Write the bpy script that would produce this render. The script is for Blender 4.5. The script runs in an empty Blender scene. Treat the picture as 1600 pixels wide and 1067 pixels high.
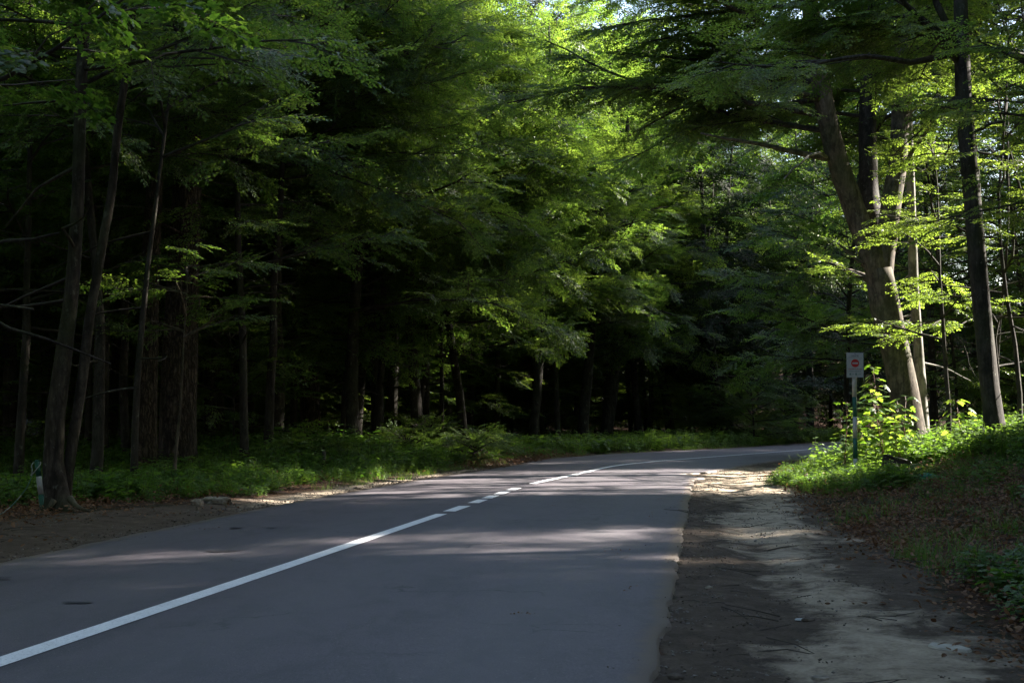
import bpy, math, random
import numpy as np
from mathutils import Vector, Matrix

random.seed(7)
RNG = np.random.default_rng(11)
scene = bpy.context.scene
COL = scene.collection
rad = math.radians

# ------------------------------------------------------------------ camera, sky, sun, exposure
F = 2222.0                      # focal length in pixels of the 1600 px wide photograph (50 mm)
EYE = 1.25
HORIZON = 655.0
cam_d = bpy.data.cameras.new('camera'); cam = bpy.data.objects.new('camera', cam_d); COL.objects.link(cam)
cam_d.sensor_width = 36.0; cam_d.lens = 50.0; cam_d.clip_start = 0.1; cam_d.clip_end = 1500.0
cam.location = (0, 0, EYE)
cam.rotation_euler = (rad(90) + math.atan((HORIZON - 533.5) / F), 0, 0)
scene.camera = cam

SUN_EL = rad(30.0); SUN_PHI = rad(22.0)          # phi: from +X (right) towards +Y (away)
SUN = Vector((math.cos(SUN_EL)*math.cos(SUN_PHI), math.cos(SUN_EL)*math.sin(SUN_PHI), math.sin(SUN_EL)))
world = bpy.data.worlds.new('World'); scene.world = world; world.use_nodes = True
wn = world.node_tree; wn.nodes.clear()
sky = wn.nodes.new('ShaderNodeTexSky'); sky.sky_type = 'NISHITA'; sky.sun_disc = False
sky.sun_elevation = SUN_EL; sky.sun_rotation = rad(90) - SUN_PHI
sky.air_density = 1.0; sky.dust_density = 2.0; sky.ozone_density = 1.0
bg = wn.nodes.new('ShaderNodeBackground'); bg.inputs['Strength'].default_value = 0.068
wo = wn.nodes.new('ShaderNodeOutputWorld')
wn.links.new(sky.outputs[0], bg.inputs[0]); wn.links.new(bg.outputs[0], wo.inputs[0])
sun_d = bpy.data.lights.new('sun', 'SUN'); sun_d.energy = 5.0; sun_d.angle = rad(0.53); sun_d.color = (1.0, 0.93, 0.84)
sun = bpy.data.objects.new('sun', sun_d); COL.objects.link(sun)
sun.rotation_euler = SUN.to_track_quat('Z', 'Y').to_euler(); sun.location = SUN * 60
scene.view_settings.view_transform = 'Standard'; scene.view_settings.look = 'None'
scene.view_settings.exposure = 2.9; scene.view_settings.gamma = 1.0
try: scene.view_settings.use_curve_mapping = False
except Exception: pass
cy = scene.cycles
cy.max_bounces = 8; cy.diffuse_bounces = 4; cy.glossy_bounces = 2; cy.transmission_bounces = 4
cy.transparent_max_bounces = 4; cy.caustics_reflective = False; cy.caustics_refractive = False
cy.use_denoising = True; cy.sample_clamp_indirect = 4.0
try: cy.denoiser = 'OPENIMAGEDENOISE'
except Exception: pass

# ------------------------------------------------------------------ material helpers
def mat(name):
    m = bpy.data.materials.new(name); m.use_nodes = True
    nt = m.node_tree; nt.nodes.clear()
    return m, nt, nt.nodes.new('ShaderNodeOutputMaterial')
def N(nt, t, **kw):
    n = nt.nodes.new(t)
    for k, v in kw.items():
        if k in n.inputs: n.inputs[k].default_value = v
        else: setattr(n, k, v)
    return n
def ramp(nt, src, stops):
    r = nt.nodes.new('ShaderNodeValToRGB'); nt.links.new(src, r.inputs[0])
    while len(r.color_ramp.elements) < len(stops): r.color_ramp.elements.new(0.5)
    for e, (p, c) in zip(r.color_ramp.elements, stops):
        e.position = p; e.color = (c[0], c[1], c[2], 1) if hasattr(c, '__len__') else (c, c, c, 1)
    return r
def mixc(nt, fac, a, b, mode='MIX'):
    m = nt.nodes.new('ShaderNodeMix'); m.data_type = 'RGBA'; m.blend_type = mode
    for sock, v in ((m.inputs[0], fac), (m.inputs[6], a), (m.inputs[7], b)):
        if hasattr(v, 'links'): nt.links.new(v, sock)
        elif hasattr(v, '__len__'): sock.default_value = (v[0], v[1], v[2], 1)
        else: sock.default_value = v
    return m.outputs[2]
def noise(nt, vec, scale, detail=4, rough=0.55, dist=0.0):
    n = nt.nodes.new('ShaderNodeTexNoise'); n.inputs['Scale'].default_value = scale
    n.inputs['Detail'].default_value = detail; n.inputs['Roughness'].default_value = rough
    n.inputs['Distortion'].default_value = dist
    if vec is not None: nt.links.new(vec, n.inputs['Vector'])
    return n.outputs['Fac']
def mapping(nt, vec, scale):
    m = nt.nodes.new('ShaderNodeMapping'); m.inputs['Scale'].default_value = scale
    nt.links.new(vec, m.inputs['Vector']); return m.outputs[0]
def bump(nt, h, strength, dist, normal=None):
    b = nt.nodes.new('ShaderNodeBump'); b.inputs['Strength'].default_value = strength; b.inputs['Distance'].default_value = dist
    nt.links.new(h, b.inputs['Height'])
    if normal is not None: nt.links.new(normal, b.inputs['Normal'])
    return b.outputs[0]
def simple(name, color, rough=0.7, var=0.25, scale=12, metallic=0.0, bmp=0.0, spec=0.4):
    m, nt, out = mat(name)
    tc = N(nt, 'ShaderNodeTexCoord')
    f = noise(nt, tc.outputs['Object'], scale, 5)
    dark = tuple(c*(1-var) for c in color); light = tuple(min(1, c*(1+var)) for c in color)
    r = ramp(nt, f, [(0.3, dark), (0.7, light)])
    p = N(nt, 'ShaderNodeBsdfPrincipled', Roughness=rough, Metallic=metallic)
    p.inputs['Specular IOR Level'].default_value = spec
    nt.links.new(r.outputs[0], p.inputs['Base Color'])
    if bmp: nt.links.new(bump(nt, f, bmp, 0.01), p.inputs['Normal'])
    nt.links.new(p.outputs[0], out.inputs[0])
    return m

def leaf_material(name, c_dark, c_light, t_dark, t_light, trans=0.45, rough=0.42, spec=0.45):
    m, nt, out = mat(name)
    ai = N(nt, 'ShaderNodeAttribute', attribute_type='INSTANCER', attribute_name='tint')
    ag = N(nt, 'ShaderNodeAttribute', attribute_type='GEOMETRY', attribute_name='lr')
    add = N(nt, 'ShaderNodeMath', operation='MULTIPLY_ADD')
    nt.links.new(ag.outputs['Fac'], add.inputs[0]); add.inputs[1].default_value = 0.45; nt.links.new(ai.outputs['Fac'], add.inputs[2])
    fac = add.outputs[0]
    cr = ramp(nt, fac, [(0.05, c_dark), (0.95, c_light)])
    tr = ramp(nt, fac, [(0.05, t_dark), (0.95, t_light)])
    p = N(nt, 'ShaderNodeBsdfPrincipled', Roughness=rough); p.inputs['Specular IOR Level'].default_value = spec
    nt.links.new(cr.outputs[0], p.inputs['Base Color'])
    t = N(nt, 'ShaderNodeBsdfTranslucent'); nt.links.new(tr.outputs[0], t.inputs['Color'])
    mx = N(nt, 'ShaderNodeMixShader'); mx.inputs[0].default_value = trans
    nt.links.new(p.outputs[0], mx.inputs[1]); nt.links.new(t.outputs[0], mx.inputs[2]); nt.links.new(mx.outputs[0], out.inputs[0])
    return m
M_BEECH = leaf_material('beech_leaf', (0.042, 0.082, 0.030), (0.085, 0.14, 0.034), (0.10, 0.23, 0.025), (0.34, 0.47, 0.05), trans=.48)
M_MAPLE = leaf_material('maple_leaf', (0.04, 0.085, 0.03), (0.09, 0.15, 0.035), (0.10, 0.24, 0.02), (0.36, 0.52, 0.05), rough=0.38)
M_HERB = leaf_material('herb_leaf', (0.04, 0.09, 0.02), (0.09, 0.16, 0.03), (0.08, 0.22, 0.015), (0.26, 0.42, 0.04), rough=0.5)
M_GRASS = leaf_material('grass_blade', (0.045, 0.10, 0.018), (0.10, 0.18, 0.03), (0.08, 0.22, 0.015), (0.24, 0.38, 0.04), rough=0.5)
M_FAR = leaf_material('shaded_far_leaf', (0.012, 0.024, 0.010), (0.030, 0.052, 0.018), (0.015, 0.04, 0.006), (0.06, 0.10, 0.015), trans=0.3, rough=.6, spec=.2)  # beech leaf in darker colours, standing in for shade far back
M_PINE = leaf_material('pine_needle', (0.018, 0.035, 0.016), (0.045, 0.07, 0.028), (0.03, 0.07, 0.01), (0.08, 0.14, 0.02), trans=0.25)
M_DEAD = leaf_material('dead_leaf', (0.09, 0.045, 0.025), (0.26, 0.15, 0.085), (0.10, 0.04, 0.015), (0.28, 0.14, 0.06), trans=0.2, rough=0.7, spec=0.2)

def bark(name, c1, c2, c3, stretch=(9, 9, 1.6), strength=0.6, moss=0.3, pine=False):
    m, nt, out = mat(name)
    tc = N(nt, 'ShaderNodeTexCoord'); o = tc.outputs['Object']
    v = mapping(nt, o, stretch)
    f = noise(nt, v, 1.6, 8, 0.65, 0.6)
    big = noise(nt, o, 0.9, 3)
    col = ramp(nt, f, [(0.28, c1), (0.5, c2), (0.75, c3)]).outputs[0]
    h = f
    if pine:
        vo = nt.nodes.new('ShaderNodeTexVoronoi'); vo.feature = 'DISTANCE_TO_EDGE'; vo.inputs['Scale'].default_value = 1.0
        dn = nt.nodes.new('ShaderNodeTexNoise'); dn.inputs['Scale'].default_value = 7; dn.inputs['Detail'].default_value = 6; nt.links.new(o, dn.inputs['Vector'])
        va = N(nt, 'ShaderNodeVectorMath', operation='MULTIPLY_ADD'); nt.links.new(dn.outputs['Color'], va.inputs[0]); va.inputs[1].default_value = (1.6, 1.6, 1.2); nt.links.new(mapping(nt, o, (15, 15, 2.6)), va.inputs[2])
        nt.links.new(va.outputs[0], vo.inputs['Vector'])
        cr = ramp(nt, vo.outputs['Distance'], [(0.0, 0.0), (0.30, 1.0)])
        col = mixc(nt, cr.outputs[0], (0.035, 0.026, 0.02), col)
        ad = N(nt, 'ShaderNodeMath', operation='ADD'); nt.links.new(cr.outputs[0], ad.inputs[0]); nt.links.new(f, ad.inputs[1]); h = ad.outputs[0]
    pt = ramp(nt, noise(nt, mapping(nt, o, (3.2, 3.2, 2.0)), 1.5, 8, .75), [(.42, .42), (.56, 1.15)]).outputs[0]
    col = mixc(nt, .85, col, pt, 'MULTIPLY')
    lc = ramp(nt, noise(nt, mapping(nt, o, (1, 1, .7)), 9, 6, .7), [(.60, 0.0), (.68, .6)]).outputs[0]
    col = mixc(nt, lc, col, (0.20, 0.20, 0.16) if not pine else (0.12, 0.10, 0.08))
    mf = ramp(nt, big, [(0.48, 0.0), (0.62, 1.0)])
    mm = N(nt, 'ShaderNodeMath', operation='MULTIPLY'); nt.links.new(mf.outputs[0], mm.inputs[0]); mm.inputs[1].default_value = moss
    col = mixc(nt, mm.outputs[0], col, (0.045, 0.06, 0.02))
    p = N(nt, 'ShaderNodeBsdfPrincipled', Roughness=0.85); p.inputs['Specular IOR Level'].default_value = 0.2
    nt.links.new(col, p.inputs['Base Color']); nt.links.new(bump(nt, h, strength, 0.03 if pine else 0.012), p.inputs['Normal'])
    nt.links.new(p.outputs[0], out.inputs[0])
    return m
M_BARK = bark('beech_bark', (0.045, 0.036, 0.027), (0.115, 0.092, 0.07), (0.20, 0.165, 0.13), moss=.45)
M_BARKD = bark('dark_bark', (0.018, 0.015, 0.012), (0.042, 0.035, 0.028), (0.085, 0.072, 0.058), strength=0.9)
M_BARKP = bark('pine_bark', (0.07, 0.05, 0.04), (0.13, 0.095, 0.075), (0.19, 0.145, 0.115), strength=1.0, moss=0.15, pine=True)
M_BARKW = bark('pale_bark', (0.12, 0.11, 0.09), (0.26, 0.24, 0.21), (0.42, 0.40, 0.35))  # pale for the snag; also carries the slim trunk's sunlight
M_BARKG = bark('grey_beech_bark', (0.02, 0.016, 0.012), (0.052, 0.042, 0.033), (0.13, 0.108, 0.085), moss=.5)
M_TWIG = simple('twig_bark', (0.055, 0.045, 0.035), 0.85)

# ------------------------------------------------------------------ geometry helpers
def link(o, parent=None):
    COL.objects.link(o)
    if parent is not None: o.parent = parent
    return o
def mesh_obj(name, verts, faces, m, parent=None, smooth=False, loc=None):
    me = bpy.data.meshes.new(name); me.from_pydata([tuple(map(float, v)) for v in verts], [], [tuple(map(int, f)) for f in faces])
    me.materials.append(m) if m else None
    if smooth: me.polygons.foreach_set('use_smooth', [True]*len(me.polygons))
    me.update()
    o = bpy.data.objects.new(name, me)
    if loc is not None: o.location = loc
    return link(o, parent)
class MB:
    def __init__(s): s.v = []; s.f = []; s.n = 0
    def add(s, v, f):
        f = [tuple(i + s.n for i in q) for q in f]; s.v.extend(v); s.f.extend(f); s.n += len(v)
    def tube(s, pts, rs, n=8, cap=True, wob=0.0, rng=None, lobes=None):
        v, f = tube_data(pts, rs, n, cap, wob, rng, lobes); s.add(v, f)
    def box(s, c, d, R=None):
        v = [Vector((sx*d[0]/2, sy*d[1]/2, sz*d[2]/2)) for sx in (-1, 1) for sy in (-1, 1) for sz in (-1, 1)]
        if R is not None: v = [R @ p for p in v]
        v = [p + Vector(c) for p in v]
        s.add([tuple(p) for p in v], [(0,1,3,2),(4,6,7,5),(0,4,5,1),(2,3,7,6),(0,2,6,4),(1,5,7,3)])
    def build(s, name, m, parent=None, smooth=True, loc=None): return mesh_obj(name, s.v, s.f, m, parent, smooth, loc)
def tube_data(pts, rs, n=8, cap=True, wob=0.0, rng=None, lobes=None):
    pts = [Vector(p) for p in pts]; V = []; Fc = []
    up = Vector((1, 0, 0)); K = len(pts)
    for i, p in enumerate(pts):
        d = (pts[min(i+1, K-1)] - pts[max(i-1, 0)])
        if d.length < 1e-9: d = Vector((0, 0, 1))
        d.normalize()
        if abs(d.dot(up)) > 0.9: up = Vector((0, 1, 0))
        a = (up - d*up.dot(d)).normalized(); b = d.cross(a); up = a
        for k in range(n):
            t = 2*math.pi*k/n; r = rs[i]
            if wob and rng is not None: r *= 1 + wob*(rng.random()-0.5)
            if lobes: r *= lobes(i/(K-1), t, p.z)
            V.append(tuple(p + a*(math.cos(t)*r) + b*(math.sin(t)*r)))
    for i in range(K-1):
        for k in range(n):
            Fc.append((i*n+k, i*n+(k+1) % n, (i+1)*n+(k+1) % n, (i+1)*n+k))
    if cap:
        Fc.append(tuple(range((K-1)*n, K*n))); Fc.append(tuple(reversed(range(n))))
    return V, Fc
def tag(o, label=None, cat=None, group=None, kind=None):
    if label: o['label'] = label
    if cat: o['category'] = cat
    if group: o['group'] = group
    if kind: o['kind'] = kind
    return o
def empty(name, loc, rz=0.0):
    o = bpy.data.objects.new(name, None); o.empty_display_size = 0.2; o.location = loc; o.rotation_euler = (0, 0, rz)
    return link(o)
def spline(pts, step):
    P = [np.array(p, float) for p in pts]; P = [2*P[0]-P[1]] + P + [2*P[-1]-P[-2]]; out = []
    for i in range(1, len(P)-2):
        n = max(1, int(np.linalg.norm(P[i+1]-P[i])/step))
        for k in range(n):
            t = k/n; a, b, c, d = P[i-1:i+3]
            out.append(0.5*((2*b) + (c-a)*t + (2*a-5*b+4*c-d)*t*t + (3*b-a-3*c+d)*t**3))
    out.append(P[-2]); return np.array(out)
def sm(x): x = np.clip(x, 0, 1); return x*x*(3-2*x)

# value noise on arrays
_perm = np.random.default_rng(5).random((64, 64))
def vn(x, y, s):
    x = np.asarray(x, float)*s; y = np.asarray(y, float)*s
    xi = np.floor(x).astype(int); yi = np.floor(y).astype(int); fx = x-xi; fy = y-yi
    fx = fx*fx*(3-2*fx); fy = fy*fy*(3-2*fy)
    g = lambda a, b: _perm[a % 64, b % 64]
    return (g(xi, yi)*(1-fx)+g(xi+1, yi)*fx)*(1-fy) + (g(xi, yi+1)*(1-fx)+g(xi+1, yi+1)*fx)*fy
def fbm(x, y, s, o=4):
    t = 0; a = 0.5
    for k in range(o): t = t + a*vn(x+k*7.3, y-k*3.1, s*(2**k)); a *= 0.5
    return t

# ------------------------------------------------------------------ road lines (plan)
RE = spline([(-4.2,-28),(-0.29,0),(0.64,6.74),(1.27,11.3),(2.33,19.15),(3.96,30.9),(4.75,34.2),(7.5,41.8),(10.2,47.3),(17.2,61),(25.8,78),(40.5,99.5),(61,124)], 0.5)
CE = spline([(-7.8,-28),(-3.67,0),(-2.6,7.2),(-0.92,18.5),(0.24,26.4),(1.44,31.9),(2.67,37.5),(3.85,40.8),(5.2,43.9),(14,62),(22.5,79.5),(37,101.5),(57.5,127)], 0.5)
LE = spline([(-11,-28),(-6.2,0),(-4.48,12.45),(-4.07,15.9),(-3.45,20.5),(-2.7,25.2),(-1.5,31.5),(-0.1,38),(1.5,46),(5.2,54.5),(10.2,63),(18,79.5),(33,103.5),(53.5,129.5)], 0.5)
def sdist(x, y, line):
    """signed distance to a polyline, positive on its right side"""
    x = np.asarray(x, float).ravel(); y = np.asarray(y, float).ravel()
    best = np.full(x.shape, 1e9); sg = np.ones(x.shape)
    L = line[::3] if len(line) > 60 else line
    if not np.allclose(L[-1], line[-1]): L = np.vstack([L, line[-1]])
    for (ax, ay), (bx, by) in zip(L[:-1], L[1:]):
        dx, dy = bx-ax, by-ay; l2 = dx*dx+dy*dy
        t = np.clip(((x-ax)*dx+(y-ay)*dy)/l2, 0, 1)
        ex = x-(ax+t*dx); ey = y-(ay+t*dy); d = np.hypot(ex, ey)
        m = d < best; best = np.where(m, d, best); sg = np.where(m, np.sign(dy*ex-dx*ey+1e-12), sg)
    return best*sg
def terrain(x, y):
    x = np.asarray(x, float); shp = x.shape; x = x.ravel(); y = np.asarray(y, float).ravel()
    dr = sdist(x, y, RE); dl = -sdist(x, y, LE)
    z = np.full(x.shape, -0.03)
    n1 = fbm(x, y, 0.35, 4)-0.47; n2 = fbm(x+31, y+17, 1.7, 4)-0.47
    # right side
    b = 1.95 + 0.7*(vn(x, y, 0.3)-0.5)
    near = 1-sm((y-40)/25)
    rise = sm((dr-b)/5.5)*(0.3+0.5*near) + sm((dr-9)/60)*3.0
    right = np.where(dr > 0, rise + n1*0.16*sm(dr/2.5) + n2*(0.06+0.05*sm((dr-b)/1.0))*sm(dr/0.25) + (fbm(x+3, y*.8, 5.0, 3)-.44)*.035*sm(dr/.2), 0)
    rut = -0.035*np.exp(-((dr-0.75)/0.3)**2)*(dr > 0)
    left = np.where(dl > 0, n1*0.28*sm(dl/4.0) + n2*(0.04+0.05*sm((dl-1)/2))*sm(dl/0.25) + 0.05*sm((dl-0.3)/1.2) + sm((dl-6)/60)*2.0
                    - 0.25*sm((dl-1.5)/6)*(1-sm((y-24)/12)), 0)
    far = sm((np.hypot(x-5, y-20)-95)/90)*14.0
    onroad = (dr <= 0) & (dl <= 0)
    z = np.where(onroad, -0.03, z + right + rut + left) + np.where(onroad, 0, far*sm(np.maximum(dr, dl)/25))
    return z.reshape(shp), dr.reshape(shp), dl.reshape(shp)
def tz(x, y): return float(terrain(np.array([x]), np.array([y]))[0][0])

# ------------------------------------------------------------------ ground sheet
def axis(lo, hi, segs):
    out = [lo]; 
    while out[-1] < hi:
        v = out[-1]; st = next(s for (a, s) in segs if v < a); out.append(v+st)
    return np.array(out)
xs = axis(-400, 400, [(-120, 20), (-40, 4), (-12, 0.8), (-8.5, 0.25), (9.5, 0.11), (14, 0.3), (40, 1.5), (120, 5), (1e9, 20)])
ys = axis(-300, 500, [(-60, 20), (-8, 3), (4, 0.5), (26, 0.12), (48, 0.22), (80, 0.8), (140, 3), (1e9, 20)])
GX, GY = np.meshgrid(xs, ys)
GZ, DR, DL = terrain(GX, GY)
nx, ny = len(xs), len(ys)
# masks: R sand, G dirt/gravel, B leaf litter
nA = fbm(GX+5, GY*0.45, 0.9, 4)-0.47; nB = fbm(GX, GY*0.6, 3.2, 4)-0.47
bw = 1.95 + 0.7*(vn(GX, GY, 0.3)-0.5)
wear = sm((GY-6)/3)
sand_c = 1.15 + 0.15*np.sin(GY*0.31)
sand = sm(1.10 - .5*np.abs(DR-sand_c)/0.36 + nA*1.7 + nB*1.5)*(DR > 0)*(1-sm((GY-24)/7))
sand = np.maximum(sand, (DR > 0)*sm(1.5-np.abs(DR-1.0)/1.0+nA*2)*sm((GY-21)/4)*(1-sm((GY-36)/6))*0.85)
dirt = ((DR > 0)*sm((bw-DR)/0.5+0.6) + (DL > 0)*sm(((0.75+2.6*np.exp(-((GY-15)/4.6)**2))-DL)/0.4+0.6+nA))
sunlit_strip = (DL > 0)*sm(1.2-np.abs(DL-0.45)/0.35+nA*2)*sm((GY-19)/4)*(1-sm((GY-34)/5))  # sunlit paleness of the left gravel, put in as sand colour
sand = np.clip(np.maximum(sand, sunlit_strip), 0, 1)
litter = np.clip(1-dirt, 0, 1)*np.clip(0.75+nA*1.5, 0, 1)
me = bpy.data.meshes.new('forest_floor')
idx = np.arange(nx*ny).reshape(ny, nx)
quads = np.stack([idx[:-1, :-1], idx[:-1, 1:], idx[1:, 1:], idx[1:, :-1]], -1).reshape(-1, 4)
me.vertices.add(nx*ny); me.vertices.foreach_set('co', np.stack([GX, GY, GZ], -1).ravel())
me.loops.add(quads.size); me.loops.foreach_set('vertex_index', quads.ravel())
me.polygons.add(len(quads)); me.polygons.foreach_set('loop_start', np.arange(0, quads.size, 4)); me.polygons.foreach_set('loop_total', np.full(len(quads), 4))
me.update(calc_edges=True); me.polygons.foreach_set('use_smooth', [True]*len(quads))
ca = me.color_attributes.new('ground', 'FLOAT_COLOR', 'POINT')
ca.data.foreach_set('color', np.stack([sand, dirt, litter, np.ones_like(sand)], -1).ravel())

def ground_material():
    m, nt, out = mat('forest_ground')
    a = N(nt, 'ShaderNodeAttribute', attribute_name='ground'); sp = N(nt, 'ShaderNodeSeparateColor'); nt.links.new(a.outputs['Color'], sp.inputs[0])
    tc = N(nt, 'ShaderNodeTexCoord'); o = tc.outputs['Object']
    fine = noise(nt, o, 55, 7, 0.75); mid = noise(nt, mapping(nt, o, (1.0, .8, 1)), 5.5, 9, 0.72, 0.3); big = noise(nt, o, 1.6, 5)
    dirt_c = mixc(nt, 0.5, ramp(nt, fine, [(0.3, (0.05, 0.037, 0.027)), (0.7, (0.17, 0.128, 0.095))]).outputs[0],
                  ramp(nt, mid, [(0.35, (0.05, 0.037, 0.027)), (0.65, (0.19, 0.143, 0.107))]).outputs[0])
    sand_c = mixc(nt, 0.5, ramp(nt, fine, [(0.3, (0.34, 0.27, 0.19)), (0.7, (0.60, 0.49, 0.36))]).outputs[0],
                  ramp(nt, mid, [(0.3, (0.24, 0.19, 0.135)), (0.6, (0.52, 0.425, 0.32))]).outputs[0])
    lit_c = mixc(nt, 0.5, ramp(nt, fine, [(0.3, (0.022, 0.013, 0.009)), (0.7, (0.12, 0.06, 0.036))]).outputs[0],
                 ramp(nt, mid, [(0.35, (0.03, 0.020, 0.013)), (0.7, (0.14, 0.07, 0.04))]).outputs[0])
    floor_c = ramp(nt, mid, [(0.3, (0.016, 0.014, 0.008)), (0.7, (0.05, 0.048, 0.02))]).outputs[0]
    def sharpen(sock, lo=0.32, hi=0.68, amt=0.7):
        s = N(nt, 'ShaderNodeMath', operation='SUBTRACT'); nt.links.new(mid, s.inputs[0]); s.inputs[1].default_value = 0.5
        q = N(nt, 'ShaderNodeMath', operation='MULTIPLY_ADD'); nt.links.new(s.outputs[0], q.inputs[0]); q.inputs[1].default_value = amt*2; nt.links.new(sock, q.inputs[2])
        return ramp(nt, q.outputs[0], [(lo, 0.0), (hi, 1.0)]).outputs[0]
    vo = nt.nodes.new('ShaderNodeTexVoronoi'); vo.inputs['Scale'].default_value = 26; nt.links.new(o, vo.inputs['Vector'])
    crumb = ramp(nt, vo.outputs['Distance'], [(.12, .42), (.45, 1.0)]).outputs[0]
    c = mixc(nt, sharpen(sp.outputs[2]), floor_c, lit_c)
    c = mixc(nt, sharpen(sp.outputs[1]), c, dirt_c)
    c = mixc(nt, sharpen(sp.outputs[0], 0.22, 0.98, 1.0), c, sand_c)
    damp = ramp(nt, noise(nt, mapping(nt, o, (1, .6, 1)), 1.9, 8, .75), [(.36, .62), (.6, 1.0)]).outputs[0]
    c = mixc(nt, .8, c, damp, 'MULTIPLY'); c = mixc(nt, .35, c, crumb, 'MULTIPLY')
    p = N(nt, 'ShaderNodeBsdfPrincipled', Roughness=0.92); p.inputs['Specular IOR Level'].default_value = 0.15
    nt.links.new(c, p.inputs['Base Color'])
    b1 = bump(nt, mid, 0.8, 0.05); b2 = bump(nt, fine, 0.7, 0.015, b1)
    nt.links.new(b2, p.inputs['Normal']); nt.links.new(p.outputs[0], out.inputs[0])
    return m
me.materials.append(ground_material())
ground = bpy.data.objects.new('forest_floor', me); link(ground); tag(ground, kind='structure')

# ------------------------------------------------------------------ road
def resample(line, n):
    d = np.r_[0, np.cumsum(np.hypot(*np.diff(line, axis=0).T))]; t = np.linspace(0, d[-1], n)
    return np.stack([np.interp(t, d, line[:, 0]), np.interp(t, d, line[:, 1])], 1)
def at_s(line, s):
    d = np.r_[0, np.cumsum(np.hypot(*np.diff(line, axis=0).T))]
    return np.array([np.interp(s, d, line[:, 0]), np.interp(s, d, line[:, 1])])
def s_of_y(line, y):
    d = np.r_[0, np.cumsum(np.hypot(*np.diff(line, axis=0).T))]; return float(np.interp(y, line[:, 1], d))
NR = 1500
# matching cross sections: by arclength of centre, nearest on edges through local normals
C = resample(CE, NR); T = np.gradient(C, axis=0); T /= np.linalg.norm(T, axis=1)[:, None]; Nn = np.stack([T[:, 1], -T[:, 0]], 1)
def edge_off(line, side):
    D = resample(line, 2500); off = np.zeros(NR)
    for i in range(NR):
        rel = D-C[i]; al = np.abs(rel@T[i]); ac = rel@Nn[i]; m = (np.abs(ac) < 7)
        j = np.argmin(np.where(m, al, 1e9)); off[i] = ac[j]
    k = np.ones(9)/9; return np.convolve(np.pad(off, 4, mode='edge'), k, 'valid')
OR = edge_off(RE, 1); OL = edge_off(LE, -1)
rg = np.random.default_rng(3)
jr = np.convolve(rg.normal(0, 0.022, NR), np.ones(3)/3, 'same') + 0.05*(fbm(np.arange(NR)*0.085, np.zeros(NR), 0.6, 3)-0.45)
jl = np.convolve(rg.normal(0, 0.03, NR), np.ones(3)/3, 'same') + 0.07*(fbm(np.arange(NR)*0.085, np.ones(NR)*9, 0.9, 3)-0.45)
# a broken bite out of the right edge where the shoulder is worn
yb = C[:, 1]
jr += 0.22*np.exp(-((yb-31.3)/0.35)**2) - 0.35*np.exp(-((yb-33.2)/0.8)**2) + 0.18*np.exp(-((yb-37.3)/0.6)**2)
V = []; Fq = []; W = 29
for i in range(NR):
    l, r = OL[i]+jl[i], OR[i]+jr[i]
    for k in range(W):
        t = k/(W-1); off = l+(r-l)*t; p = C[i]+Nn[i]*off
        zz = 0.022*(1-(2*t-1)**2)+0.002
        V.append((p[0], p[1], zz))
    pl = C[i]+Nn[i]*(l-0.035); pr = C[i]+Nn[i]*(r+0.035)
    V.append((pl[0], pl[1], -0.07)); V.append((pr[0], pr[1], -0.07))
S = W+2
for i in range(NR-1):
    for k in range(W-1): Fq.append((i*S+k, i*S+k+1, (i+1)*S+k+1, (i+1)*S+k))
    Fq.append((i*S+W, i*S, (i+1)*S, (i+1)*S+W)); Fq.append((i*S+W-1, i*S+W+1, (i+1)*S+W+1, (i+1)*S+W-1))
def N_div(nt, sock, d):
    q = N(nt, 'ShaderNodeMath', operation='DIVIDE'); nt.links.new(sock, q.inputs[0]); q.inputs[1].default_value = d; return q.outputs[0]
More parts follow.
